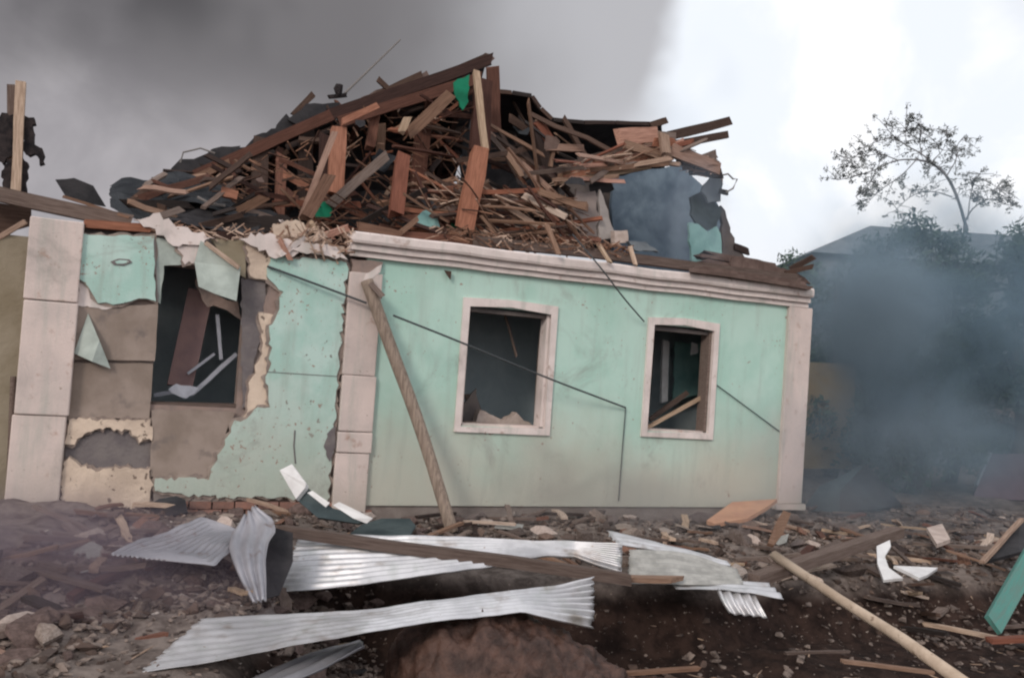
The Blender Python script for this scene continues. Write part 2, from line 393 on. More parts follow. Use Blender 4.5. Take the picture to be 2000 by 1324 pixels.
# ------------------------------------------------------------------ ground
def sstep(a, b, x):
    t = max(0, min(1, (x - a) / (b - a))); return t * t * (3 - 2 * t)
def lip(x): return 8.0 + max(0, x - 1.0) * .36 + .25 * noise.noise(Vector((x * .8, 3, 0))) + .08 * noise.noise(Vector((x * 3, 7, 0)))
def terrain(x, y):
    p = Vector((x, y, 0))
    fade = 1 - sstep(25, 60, math.hypot(x, y))
    h = (.07 * noise.noise(p * .7) + .05 * noise.noise(p * 2.1) + .03 * noise.noise(p * 5.3) + .012 * noise.noise(p * 13)) * fade
    l = (p.to_3d() - OX); ly = l.dot(AY); lx = l.dot(AX)
    h += .10 * sstep(-2.2, -.4, ly) * (1 - sstep(-.3, .3, ly)) * sstep(-6, -3, lx) * (1 - sstep(7, 9, lx))     # rubble banked at the wall
    h += .22 * sstep(.2, -2.6, x) * sstep(4.5, 6.2, y) * (1 - sstep(8.5, 10, y)) * (.7 + .6 * noise.noise(p * 1.3))           # heap at the left
    pit = sstep(lip(x) + .05, lip(x) - .55, y) * sstep(-1.75, -1.0, x + .12 * (y - 6)) * (1 - sstep(9, 12, x))
    h -= (.46 + .05 * noise.noise(p * 1.7) + .25 * (1 - sstep(.6, 1.8, x))) * pit
    h += .07 * math.exp(-((y - lip(x) - .25) / .35) ** 2) * sstep(0, 1.5, x) * (1 - sstep(9, 12, x))
    if .2 < lx < 99 and 0 < ly: h *= 1
    return h
def axis(a, b, st, far):
    xs = []; x = a
    while x <= b: xs.append(x); x += st
    lo = []; s_ = st * 2; x = a - s_
    while x > -far: lo.append(x); s_ *= 1.35; x -= s_
    hi = []; s_ = st * 2; x = xs[-1] + s_
    while x < far: hi.append(x); s_ *= 1.35; x += s_
    return lo[::-1] + xs + hi
gx, gy = axis(-5, 9, .06, 700), axis(4.2, 16, .06, 700)
V = [(x, y, terrain(x, y)) for y in gy for x in gx]
W_ = len(gx)
Fc = [(j * W_ + i, j * W_ + i + 1, (j + 1) * W_ + i + 1, (j + 1) * W_ + i) for j in range(len(gy) - 1) for i in range(W_ - 1)]
EARTH = bpy.data.materials.new('churned_earth'); EARTH.use_nodes = True
t = EARTH.node_tree; b = t.nodes['Principled BSDF']
g = nn(t, 'ShaderNodeNewGeometry'); P_ = g.outputs['Position']; sp = nn(t, 'ShaderNodeSeparateXYZ'); lk(t, P_, sp.inputs[0])
n1 = noise_(t, P_, .8, 6, .6); n2 = noise_(t, P_, 6, 6, .65, .3); n3 = noise_(t, P_, 26, 4, .6)
soil = mixc(t, smooth(t, n2, .35, .65), (.016, .0095, .008), (.042, .025, .020))  # dark soil, deepened further to paint the black shade under the sheets
dust = mixc(t, smooth(t, n2, .35, .65), (.095, .074, .066), (.22, .18, .16))
# grey plaster dust lies on the undisturbed ground and not in the freshly dug hollow
dz = smooth(t, math_(t, 'ADD', sp.outputs[2], math_(t, 'MULTIPLY', math_(t, 'SUBTRACT', n1, .5), .22)), -.16, .06)
colr = mixc(t, dz, soil, dust)
colr = mixc(t, smooth(t, n3, .64, .72), colr, (.27, .22, .19))
lk(t, colr, b.inputs['Base Color']); b.inputs['Roughness'].default_value = .95; b.inputs['Specular IOR Level'].default_value = .15
bp = nn(t, 'ShaderNodeBump'); bp.inputs['Strength'].default_value = .8; bp.inputs['Distance'].default_value = .03
lk(t, n2, bp.inputs['Height']); lk(t, bp.outputs[0], b.inputs['Normal'])
gr = link(bpy.data.objects.new('ground', mesh('ground', V, Fc, EARTH, True))); tag(gr, 'churned brown earth strewn with plaster dust', kind='structure')
# ------------------------------------------------------------------ house
house = empty('house', HM)
tag(house, 'wrecked single storey house with mint green front wall and its roof torn open', 'house')
def wall_holes(name, x0, x1, z0, z1, y0, y1, holes, mt):
    xs = sorted({x0, x1, *[h[0] for h in holes], *[h[1] for h in holes]}); zs = sorted({z0, z1, *[h[2] for h in holes], *[h[3] for h in holes]})
    def hole(i, j):
        if i < 0 or j < 0 or i >= len(xs) - 1 or j >= len(zs) - 1: return True
        cx, cz = (xs[i] + xs[i + 1]) / 2, (zs[j] + zs[j + 1]) / 2
        return any(h[0] < cx < h[1] and h[2] < cz < h[3] for h in holes)
    V, Fc, ix = [], [], {}
    def vid(i, j, k):
        if (i, j, k) not in ix: ix[(i, j, k)] = len(V); V.append(H(xs[i], y1 if k else y0, zs[j]))
        return ix[(i, j, k)]
    for i in range(len(xs) - 1):
        for j in range(len(zs) - 1):
            if hole(i, j): continue
            c = [(i, j), (i + 1, j), (i + 1, j + 1), (i, j + 1)]
            Fc.append(tuple(vid(*q, 0) for q in c)); Fc.append(tuple(vid(*q, 1) for q in reversed(c)))
            for (di, dj), (a, b_) in (((0, -1), (0, 1)), ((1, 0), (1, 2)), ((0, 1), (2, 3)), ((-1, 0), (3, 0))):
                if hole(i + di, j + dj): Fc.append((vid(*c[a], 0), vid(*c[a], 1), vid(*c[b_], 1), vid(*c[b_], 0)))
    return mkw(name, V, Fc, mt, house, rot=Matrix.Rotation(YAW, 4, 'Z'))
W1 = (1.21, 2.33, 1.20, 2.65); W2 = (3.79, 4.77, 1.23, 2.64)
wall = wall_holes('wall', -.05, 6.36, .24, 3.09, 0, .22, [W1, W2], TEAL)
core = wall_holes('wall', -3.44, -.06, .0, 3.0, .06, .34, [(-2.23, -1.36, 1.28, 2.77)], CORE)
core['label'] = 'bare brown wall core where the cladding has been blown off'
for a in ((-3.44, -3.2, .34, 7.0, 0, 2.98), (6.1, 6.36, .33, 7.0, .0, 3.05), (-3.19, 6.09, 6.8, 7.0, 0, 3.05)): box('side_wall', *a, CORE, house)
for a in ((-.35, -.2, .35, 1.59, 0, 3.0), (3.05, 3.2, .33, 1.59, 0, 3.0), (-3.19, 6.09, 1.6, 1.75, 0, 2.97)): box('inner_wall', *a, ROOM, house)
box('floor', -3.19, 6.09, .36, 6.79, .0, .12, WOODG, house)
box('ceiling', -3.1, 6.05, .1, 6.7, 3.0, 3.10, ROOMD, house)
# plinth and bricks
pl = box('plinth', -.05, 6.30, .03, .30, -.4, .235, PLINTH, house)
br0 = None
for row in range(3):
    for k in range(9):
        x = -2.0 + k * .235 + (row % 2) * .11; z = .03 + row * .085
        o = box('brick', x + R_.uniform(0, .008), x + .222, -.02 - R_.uniform(0, .012), .055, z, z + .074, BRICK, house)
# piers
def pier(x0, x1, cuts, y0, mt):
    for i, (za, zb) in enumerate(zip(cuts, cuts[1:])):
        d = R_.uniform(-.012, .012)
        o = box('pier_block', x0 + d, x1 + d + R_.uniform(-.01, .01), y0 + R_.uniform(-.01, .01), .055, za + .004, zb - .004, mt, house, .004)
        md = o.modifiers.new('edge', 'BEVEL'); md.width = .012; md.segments = 2
pier(-3.47, -2.98, [-.1, 1.13, 2.27, 3.10], -.07, PINK)
pier(-.25, .14, [.0, .84, 1.08, 1.72, 2.90], -.06, PINK)
pier(5.98, 6.40, [.30, 3.08], -.05, PINK)
box('pier_base', 5.93, 6.45, -.08, .02, .22, .30, PINK, house)
slab('pier_cap', [(688, 506), (747, 512), (742, 528), (716, 540), (700, 552), (686, 552)], -.04, .08, CORE, house, 2, 10)
slab('plaster_patch', [(745, 517), (742, 532), (722, 548), (708, 552), (716, 535)], -.06, .02, PINKL, house, 1.5, 8)
# cornice: three stepped bands
prof = [(0, 3.075), (-.10, 3.075), (-.10, 3.128), (-.085, 3.128), (-.085, 3.143), (-.17, 3.143), (-.17, 3.20), (-.15, 3.20), (-.15, 3.215), (-.25, 3.222), (-.27, 3.25), (-.27, 3.325), (-.24, 3.345), (.30, 3.345), (.30, 3.10), (0, 3.10)]
xs = [-.26 + 6.57 * i / 90 for i in range(91)]; prof = [(y * .62 if y < 0 else y, z) for y, z in prof]; n = len(prof)
V, Fc = [], []
for i, x in enumerate(xs):
    for (y, z) in prof:
        k = .007 if y < -.05 else 0
        V.append(H(x + (R_.uniform(-.02, .02) if i == 0 else 0), y + k * (noise.noise(Vector((x * 2, y * 9, z * 9))) + .6 * noise.noise(Vector((x * 8, y * 9, z * 9)))), z + k * 1.5 * noise.noise(Vector((x * 1.5, y, 4)))))
for i in range(len(xs) - 1):
    for k in range(n): Fc.append((i * n + k, i * n + (k + 1) % n, (i + 1) * n + (k + 1) % n, (i + 1) * n + k))
tri = tessellate_polygon([[Vector((0, y, z)) for y, z in prof]])
for t_ in tri: Fc.append(tuple(t_)); Fc.append(tuple((len(xs) - 1) * n + q for q in reversed(t_)))
mkw('cornice', V, Fc, PINKL, house, rot=Matrix.Rotation(YAW, 4, 'Z'))
# windows with casings
def window(w, right):
    x0, x1, z0, z1 = w; cw = .07
    V, Fc = [], []
    ring_o = [(x0 - cw, z0 - .075), (x1 + cw, z0 - .075), (x1 + cw, z1 + .085), ((x0 + x1) / 2, z1 + .115), (x0 - cw, z1 + .085)]
    ring_i = [(x0 + .012, z0 - .012), (x1 - .008, z0 + .006), (x1 - .015, z1 - .02), ((x0 + x1) / 2, z1 + .022), (x0 + .02, z1 - .012)]
    for ring in (ring_o, ring_i):
        for y in (-.035, .02):
            for x, z in ring: V.append(H(x + R_.uniform(-.006, .006), y, z + R_.uniform(-.006, .006)))
    k = 5
    for i in range(k):
        j = (i + 1) % k
        Fc += [(i, j, 2 * k + j, 2 * k + i), (i, k + i, k + j, j), (2 * k + i, 2 * k + j, 3 * k + j, 3 * k + i)]
    win = mkw('window', V, Fc, PINKL, house, rot=Matrix.Rotation(YAW, 4, 'Z'))
    box('jamb', x1 - .05, x1 - .012, .022, .21, z0 + .02, z1 - .03, PINKL if right else WOODG, win, .003)
    box('jamb', x0 + .012, x0 + .04, .022, .20, z0 + .02, z1 - .03, PINK, win, .003)
    box('sill', x0 + .045, x1 - .055, .03, .20, z0 - .04, z0 + .028, PINK, win, .003)
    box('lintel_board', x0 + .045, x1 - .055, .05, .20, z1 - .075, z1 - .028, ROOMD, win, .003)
    return win
w1 = window(W1, True); w2 = window(W2, False)
# splintered remains of the sashes
board('sash_stub', L(912, 606, .15), L(907, 690, .15), .05, .035, WOODG, w1, 1.2)
board('sash_stub', L(1060, 700, .15), L(1054, 834, .15), .05, .035, WOODG, w1, 1.2)
board('sash_stub', L(902, 826, .15), L(985, 832, .15), .045, .035, WOODG, w1, 1.5)
board('sash_stub', L(1275, 642, .15), L(1268, 742, .15), .05, .035, WOODG, w2, 1.2)
board('sash_stub', L(1280, 640, .15), L(1340, 645, .15), .05, .035, WOODG, w2, 1.2)
board('hanging_lath', L(985, 612, .5), L(1010, 700, .5), .03, .02, WOODG, w1, 1.2)
slab('plaster_heap', [(925, 836), (940, 800), (965, 812), (985, 822), (1010, 808), (1046, 836)], .45, .15, CHUNKW, w1, 3, 8)
slab('pale_glimpse', [(1372, 690), (1384, 692), (1380, 745), (1370, 742)], 1.25, .02, SLATG, w2, 1, 8)
# inside the windows
board('jamb_post', L(1062, 640, .38), L(1050, 836, .38), .10, .05, WOODG, w1)
board('shelf_board', L(915, 760, 1.2), L(935, 828, 1.2), .16, .05, WOODG, w1, 1.0)
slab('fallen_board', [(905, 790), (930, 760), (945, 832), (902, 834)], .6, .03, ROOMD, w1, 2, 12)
board('window_post', L(1300, 662, 1.0), L(1296, 790, 1.0), .11, .05, WHITE, w2)
slab('curtain', [(1318, 668), (1372, 672), (1368, 770), (1345, 775), (1316, 782)], 1.3, .02, TEALC, w2, 2, 12)
slab('small_scrap', [(1352, 668), (1362, 672), (1364, 690), (1350, 694)], .7, .02, WHITE, w2, 1, 6)  # small white piece inside the right window
board('slat', L(1258, 838, .16), L(1392, 764, .16), .05, .03, WOODP, w2)
board('slat', L(1268, 820, .7), L(1345, 765, .7), .07, .03, WOODG, w2)
board('post', L(1395, 640, .36), L(1386, 845, .36), .12, .06, WOODG, w2)
# cladding left on the left bay, piece by piece
slab('cladding_panel', [(160, 456), (299, 463), (304, 588), (270, 583), (236, 594), (190, 590), (176, 560), (154, 545)], -.02, .05, TEALP, house, 2.5, 12, 5)
slab('plaster_patch', [(154, 535), (180, 555), (196, 588), (240, 596), (200, 603), (152, 597)], .005, .05, PINKL, house, 3.5, 7, 5)
slab('plaster_patch', [(302, 464), (398, 478), (392, 512), (322, 520), (313, 592), (306, 590)], .0, .05, TEALG, house, 2, 12)
slab('plaster_patch', [(345, 480), (400, 474), (400, 512), (362, 514)], -.03, .03, PINKL, house, 3.5, 7, 5)
slab('cladding_panel', [(410, 468), (482, 468), (480, 545), (440, 512)], .015, .04, OLIVE, house, 2, 12)
slab('plaster_patch', [(482, 476), (520, 470), (548, 472), (528, 520), (520, 548), (490, 540)], -.01, .05, CREAM, house, 3.5, 7, 5)
hp = plateL('hanging_panel', [(392, 470, -.08), (440, 500, -.12), (470, 522, -.14), (462, 588, -.22), (420, 574, -.22), (388, 560, -.20), (380, 512, -.1)], .035, TEALG, house)
board('batten', L(398, 472, -.16), L(468, 524, -.18), .045, .03, WOODP, house)  # pale strip painting the lit edge of the hanging panel
slab('cladding_panel', [(528, 503), (600, 506), (678, 512), (672, 580), (650, 880), (640, 975), (500, 972), (372, 968), (300, 958), (303, 936), (408, 934), (440, 862), (458, 822), (482, 818), (498, 800), (524, 792), (521, 745), (530, 690), (524, 640), (545, 604), (552, 572), (528, 548), (520, 530)], -.025, .055, TEALP, house, 4, 9, 6)
slab('plaster_patch', [(508, 610), (535, 612), (540, 700), (535, 800), (490, 822), (470, 818), (486, 800), (484, 760), (500, 715), (516, 690)], .012, .045, CREAM, house, 4, 10, 5)
slab('plaster_patch', [(535, 535), (556, 560), (556, 590), (530, 625), (512, 600)], .02, .04, CORE, house, 3, 9)
slab('plaster_patch', [(470, 545), (520, 545), (520, 640), (500, 690), (488, 790), (474, 796)], .035, .02, DKPATCH, house, 3, 12)
slab('fibreboard', [(152, 600), (310, 594), (303, 705), (142, 702)], .012, .045, BOARD, house, 1, 25)
slab('fibreboard', [(141, 708), (299, 710), (291, 817), (133, 814)], .022, .035, BOARD, house, 1, 25)
slab('fibreboard', [(296, 800), (458, 804), (435, 862), (405, 932), (296, 930)], .006, .05, BOARD, house, 2.5, 14)
slab('plaster_patch', [(133, 818), (294, 822), (300, 858), (272, 862), (256, 842), (200, 836), (165, 846), (148, 866), (128, 868)], -.005, .06, CREAM, house, 3.5, 7, 5)
slab('backing_patch', [(128, 868), (150, 858), (200, 836), (262, 845), (302, 862), (303, 915), (126, 912)], .04, .015, DKPATCH, house, 3, 10)
slab('plaster_patch', [(124, 900), (138, 896), (152, 906), (172, 916), (196, 922), (220, 914), (296, 914), (290, 935), (298, 945), (290, 985), (262, 992), (258, 1008), (222, 1012), (214, 1026), (116, 1014)], -.02, .07, CREAM, house, 3.5, 7, 5)
slab('plaster_patch', [(300, 934), (405, 936), (500, 975), (370, 982), (300, 990)], .01, .04, PLINTH, house, 2, 12)
f_ = plateL('loose_flap', [(172, 612, .0), (194, 665, -.08), (216, 720, -.04), (180, 706, -.12), (144, 690, -.02)], .012, TEALG, house)
slab('plaster_patch', [(640, 845), (655, 832), (654, 880), (642, 900), (634, 870)], -.035, .012, DKPATCH, house, 2, 8)
slab('vent', [(216, 511), (232, 505), (252, 506), (258, 512), (242, 519), (222, 518)], -.03, .012, DKPATCH, house, .5, 8)
slab('vent_core', [(224, 511), (234, 508), (248, 509), (252, 512), (242, 515), (228, 515)], -.034, .006, TEALP, house)
tube('crack', [L(576, 840, -.028), L(574, 870, -.028), L(577, 905, -.028)], .008, DKPATCH, house, 5)
tube('joint_line', [L(302, 470, -.022), L(308, 590, -.022)], .007, DKPATCH, house, 5)
tube('joint_line', [L(520, 726, -.028), L(660, 735, -.028)], .004, DKPATCH, house, 5)
# torn top edge of the left bay
for pts, y in (([(258, 428), (310, 420), (345, 440), (420, 462), (395, 480), (350, 482), (300, 452)], -.06),
               ([(470, 462), (520, 455), (560, 470), (600, 490), (540, 505), (500, 480)], -.08),
               ([(528, 446), (560, 430), (592, 434), (604, 470), (560, 482), (530, 470)], .0),
               ([(590, 470), (660, 480), (676, 508), (620, 500), (575, 490)], -.1)):
    slab('torn_plaster', pts, y, .06, PINKL if y < -.05 else CREAM, house, 5, 10)
board('wall_plate', L(158, 437, .02), L(300, 447, .02), .09, .10, WOODO, house)
board('wall_plate', L(300, 455, .2), L(690, 480, .2), .10, .12, WOODR, house)
board('wall_plate', L(915, 470, .12), L(1555, 545, .12), .12, .14, WOODG, house)
board('wall_plate', L(700, 452, .15), L(925, 476, .15), .12, .14, WOODR, house)
# inside the left opening
win3 = slab('window_opening_frame', [(290, 792), (472, 798), (471, 790), (291, 785)], .08, .2, WOODG, house)
board('fallen_post', L(394, 560, .50), L(350, 758, .50), .26, .08, mat('mauve_cloth', (.26, .165, .155), (.20, .13, .13), 3, .9), house, .2)
slab('torn_cloth', [(378, 548), (392, 530), (412, 545), (420, 572), (462, 590), (474, 625), (430, 598), (405, 598)], .3, .05, CORE, house, 3, 12)
for a, c, w in (((424, 612), (432, 705), .05), ((366, 730), (420, 690), .04), ((372, 772), (463, 690), .06), ((298, 772), (345, 764), .06)):
    board('slat', L(*a, .42), L(*c, .42), w * .75, .025, SLATG, house)
slab('rag', [(328, 758), (345, 750), (388, 758), (380, 768), (362, 778), (335, 768)], .2, .05, SLATG, house, 2, 8)
# low wing at the far left
box('wing_wall', -7.5, -3.46, .55, .8, -.2, 2.95, OLIVE, house)
tube('drain_pipe', [L(26, 735, .5), L(16, 990, .5)], .03, WOODG, house, 8)
# ------------------------------------------------------------------ roof of the house
RY = 2.0
A = L(955, 118, RY); B = L(640, 222, RY); C_ = L(375, 345, RY)
back_l, back_r = H(-3.2, 6.6, 3.2), H(6.3, 6.6, 3.2)
def hl(t): return A.lerp(C_, t)
roof = prism('roof', [A + AY * .12, C_ + AY * .12, H(-3.0, 6.6, 3.25), H(2.6, 6.6, 3.25)], [v + AZ * .03 + AY * .03 for v in (A + AY * .12, C_ + AY * .12, H(-3.0, 6.6, 3.25), H(2.6, 6.6, 3.25))], ROOFB, house)
roof['label'] = 'torn open timber roof'
# sheathing boards on the inside of the rear slope
for i in range(22):
    t0 = (i + .5) / 22
    pl_, pr = C_.lerp(H(-3.0, 6.6, 3.25), t0), A.lerp(H(2.6, 6.6, 3.25), t0)
    cuts = [0] + sorted(R_.uniform(.1, .9) for _ in range(2)) + [1]
    for a, c in zip(cuts, cuts[1:]):
        if R_.random() < .12: continue
        o = Vector((0, 0, -.05 - R_.uniform(0, .05)))
        board('sheathing_board', pl_.lerp(pr, a) + o, pl_.lerp(pr, c - .01) + o + Vector((0, 0, R_.uniform(-.06, .03))), .16, .025, WOODR if R_.random() < .45 else WOODD, roof, up=(AY * .7 - AZ).normalized() * -1)
for i in range(7):
    t0 = .08 + .13 * i
    a = hl(t0); bb = H(2.6, 6.6, 3.25).lerp(H(-3.0, 6.6, 3.25), t0)
    board('rafter', a - AZ * .12, bb - AZ * .12, .08, .14, WOODR, roof)
# black felt still on the roof right of the peak
felt = [(962, 178), (1000, 182), (1038, 188), (1055, 212), (1078, 234), (1140, 240), (1200, 240), (1292, 243)]
f0 = [L(px, py, 2.2) for px, py in felt]; f1 = [L(px + 10, py + 130, 4.2) for px, py in felt]
V = f0 + f1 + [v - AZ * .03 for v in f0 + f1]; n = len(felt); Fc = []
for i in range(n - 1): Fc += [(i, i + 1, n + i + 1, n + i), (2 * n + i, 3 * n + i, 3 * n + i + 1, 2 * n + i + 1), (i, 2 * n + i, 2 * n + i + 1, i + 1), (n + i, n + i + 1, 3 * n + i + 1, 3 * n + i)]
Fc += [(0, n, 3 * n, 2 * n), (n - 1, 3 * n - 1, 4 * n - 1, 2 * n - 1)]
mkw('roofing_felt', V, Fc, ROOFB, roof)
slab('roofing_felt', [(925, 145), (975, 178), (1040, 196), (1060, 232), (1290, 250), (1280, 290), (1240, 330), (1210, 500), (900, 480), (900, 200)], 3.2, .04, ROOFB, roof, 3, 20)  # upright black backing added to close sky gaps and darken the attic
for a, c in zip(felt, felt[1:]):
    board('ridge_board', L(a[0], a[1], 2.15), L(c[0], c[1], 2.15), .06, .05, WOODD, roof, .3)
T = [  # name, from, to, depth from, depth to, width, thickness, wood
 ('rafter', (966, 114), (640, 226), 1.9, 1.9, .15, .09, WOODR), ('rafter', (655, 222), (368, 350), 1.9, 1.9, .14, .09, WOODR),
 ('rafter', (945, 150), (660, 240), 1.5, 1.5, .14, .06, WOODR), ('ridge_board', (958, 108), (800, 178), 2.1, 2.1, .10, .05, WOODD),
 ('ridge_board', (832, 146), (690, 216), 2.15, 2.1, .15, .05, WOODD), ('ridge_board', (735, 152), (765, 180), 2.1, 2.1, .07, .04, WOODD),
 ('post', (944, 150), (936, 310), 1.25, 1.15, .26, .10, WOODR), ('post', (929, 134), (949, 302), .95, .7, .085, .06, WOODP),  # slim pale post paints the lit side of the timber behind
 ('post', (938, 285), (904, 462), .75, .35, .22, .12, WOODO), ('post', (962, 125), (966, 260), 1.6, 1.6, .18, .05, WOODR),
 ('post', (828, 245), (808, 410), 1.7, 1.6, .20, .12, WOODR), ('post', (662, 238), (655, 392), 1.2, 1.1, .19, .12, WOODO),
 ('post', (642, 250), (632, 420), 1.35, 1.2, .22, .10, WOODR), ('brace', (882, 182), (788, 270), 1.15, 1.15, .15, .09, WOODT),
 ('brace', (760, 300), (640, 405), 1.0, .95, .12, .08, WOODG), ('post', (788, 296), (772, 432), .8, .5, .17, .10, WOODO),
 ('pole', (655, 255), (586, 432), .7, .5, .07, .07, WOODT), ('pole', (648, 335), (592, 436), .55, .4, .13, .07, WOODT),
 ('brace', (664, 240), (738, 206), 1.1, 1.1, .08, .06, WOODO), ('brace', (798, 226), (782, 262), .95, .95, .09, .05, WOODP),
 ('post', (735, 215), (720, 300), 1.6, 1.6, .12, .08, WOODR), ('post', (745, 240), (742, 330), 1.8, 1.8, .10, .08, WOODT),
 ('post', (550, 300), (545, 440), 1.9, 1.7, .13, .10, WOODR), ('post', (450, 320), (448, 420), 1.8, 1.6, .13, .10, WOODR),
 ('post', (510, 262), (505, 400), 2.0, 1.8, .2, .10, WOODD), ('post', (600, 240), (592, 420), 2.1, 2.0, .2, .10, WOODD),
 ('brace', (440, 340), (405, 368), 1.3, 1.2, .09, .05, WOODT), ('rafter', (450, 316), (375, 350), 1.5, 1.5, .08, .05, WOODT),
 ('post', (1048, 235), (1078, 370), 1.7, 1.5, .20, .12, WOODD), ('brace', (1046, 230), (1084, 292), 1.4, 1.4, .13, .07, WOODO),
 ('brace', (1062, 288), (1142, 290), 1.3, 1.3, .10, .06, WOODT), ('brace', (954, 262), (1030, 350), 1.4, 1.2, .07, .05, WOODG),
 ('brace', (985, 295), (1022, 348), 1.2, 1.1, .08, .05, WOODT), ('brace', (1082, 285), (1074, 330), 1.35, 1.3, .05, .05, WOODT),
 ('rafter', (1080, 352), (1302, 286), 1.2, 1.0, .13, .06, WOODT), ('rafter', (1085, 340), (1230, 288), 1.3, 1.2, .17, .06, WOODG),
 ('rafter', (1098, 350), (1310, 300), 1.0, .9, .09, .05, WOODO), ('rafter', (1090, 356), (1290, 322), .9, .9, .06, .04, WOODP),
 ('batten', (1110, 348), (1222, 355), .7, .7, .05, .03, WOODPK), ('batten', (1150, 332), (1308, 320), .8, .8, .07, .04, WOODT),
 ('rafter', (1198, 268), (1302, 262), .9, .9, .22, .04, WOODPK), ('rafter', (1218, 282), (1314, 312), .8, .8, .12, .05, WOODT),
 ('post', (1294, 250), (1302, 312), .7, .7, .15, .06, WOODT), ('rafter', (1300, 288), (1408, 332), .8, .9, .19, .06, WOODT),
 ('rafter', (1250, 262), (1330, 270), 1.2, 1.2, .14, .05, WOODG), ('rafter', (1296, 268), (1428, 236), 1.3, 1.3, .14, .07, WOODD),
 ('rafter', (1306, 284), (1428, 262), 1.2, 1.2, .11, .06, WOODD), ('rafter', (1268, 246), (1306, 234), 1.6, 1.6, .10, .06, WOODD),
 ('rafter', (1330, 326), (1406, 298), 1.0, 1.0, .13, .05, WOODG), ('rafter', (1340, 330), (1412, 340), 1.1, 1.1, .16, .06, WOODD),
 ('batten', (1018, 380), (1112, 428), .5, .4, .09, .04, WOODP), ('batten', (1050, 374), (1152, 408), .5, .4, .09, .04, WOODT),
 ('batten', (985, 402), (1052, 444), .4, .3, .07, .04, WOODT), ('batten', (1066, 436), (1092, 500), .1, -.26, .06, .03, WOODT),
 ('batten', (1168, 476), (1192, 514), .1, -.26, .05, .03, WOODP), ('batten', (930, 376), (1060, 372), .6, .6, .06, .04, WOODO),
 ('batten', (1230, 480), (1242, 520), .0, -.2, .05, .03, WOODP), ('batten', (690, 440), (790, 462), .05, .0, .10, .05, WOODT),
 ('batten', (770, 465), (818, 425), .0, .1, .06, .04, WOODT), ('batten', (560, 492), (610, 430), -.02, .2, .05, .03, WOODT),
 ('rafter', (1430, 480), (1466, 494), 1.5, 1.5, .10, .06, WOODD), ('rafter', (1400, 372), (1425, 378), 1.2, 1.2, .07, .05, WOODD),
 ('batten', (570, 228), (616, 180), 2.2, 2.2, .08, .05, WOODD), ('batten', (640, 190), (680, 186), 2.2, 2.2, .05, .04, CHAR),
 ('rafter', (1540, 528), (1592, 500), .4, .2, .08, .05, WOODD), ('rafter', (1530, 534), (1590, 520), .3, .2, .07, .05, WOODD),
]
for nme, a, c, ya, yc, w, th, mt in T:
    board(nme, L(*a, ya), L(*c, yc), w, th, mt, roof, .8, .008)
for pts, y, mt in (([(885, 160), (918, 146), (914, 200), (906, 216), (890, 190)], 1.1, GREEN), ([(618, 400), (648, 390), (646, 424), (616, 424)], 1.0, GREEN),
                   ([(872, 432), (892, 424), (894, 458), (874, 452)], 1.2, GREEN), ([(808, 440), (818, 418), (838, 406), (852, 418), (858, 444)], .5, TEALC)):
    slab('cloth_scrap', pts, y, .03, mt, roof, 2, 9)
# wall fragments standing in the attic and the bluish gable wall
slab('gable_wall', [(1195, 345), (1290, 328), (1330, 322), (1395, 385), (1412, 420), (1452, 540), (1200, 540)], 2.6, .08, BLUEW, roof, 3, 18)
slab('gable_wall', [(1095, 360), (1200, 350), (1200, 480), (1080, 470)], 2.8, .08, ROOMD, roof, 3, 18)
slab('gable_panel', [(1345, 432), (1362, 440), (1384, 455), (1400, 440), (1412, 470), (1408, 505), (1380, 536), (1352, 520)], 1.0, .05, TEALC, roof, 3, 12)
slab('gable_panel', [(1350, 385), (1385, 372), (1408, 412), (1400, 448), (1372, 452), (1350, 420)], 1.4, .05, DKSHEET, roof, 3, 12)
slab('gable_panel', [(1408, 400), (1420, 430), (1448, 500), (1462, 515), (1410, 515)], 1.5, .06, ROOMD, roof, 4, 12)
slab('wall_panel', [(1122, 372), (1140, 380), (1166, 372), (1166, 470), (1124, 462)], .9, .05, mat('grey_pink_panel', (.33, .27, .25), (.25, .21, .20), 4), roof, 4, 12)
slab('wall_panel', [(1172, 368), (1180, 385), (1202, 466), (1170, 470)], .6, .05, mat('grey_panel', (.37, .33, .31), (.29, .26, .25), 4), roof, 2, 12)
slab('wall_panel', [(1200, 450), (1226, 450), (1228, 474), (1200, 474)], .4, .1, CHUNKW, roof, 1, 10)
slab('wall_panel', [(1400, 330), (1410, 345), (1408, 392), (1385, 395), (1372, 372)], 1.3, .05, SLATE, roof, 3, 10)
slab('small_scrap', [(1226, 470), (1260, 474), (1290, 490), (1240, 492)], .3, .08, SLATE, roof, 3, 10)
tube('bent_rod', [L(1400, 345, 1.1), L(1422, 340, 1.1), L(1432, 350, 1.1), L(1440, 350, 1.1), L(1432, 368, 1.1), L(1418, 376, 1.1)], .014, WIRE, roof, 5)
# remains of the eave roof at the right
for k in range(6):
    y0 = -.15 + k * .22; a = L(1335 + 6 * k, 528 - 7 * k, y0); c = L(1588 - 14 * k, 566 - 9 * k, y0)
    board('eave_board', a, c, .22, .05, ROOFBR, roof, 1.0, .006, up=AZ)
slab('eave_board', [(1430, 498), (1480, 508), (1560, 535), (1586, 556), (1500, 548), (1430, 530)], .35, .05, ROOFBR, roof, 3, 14)
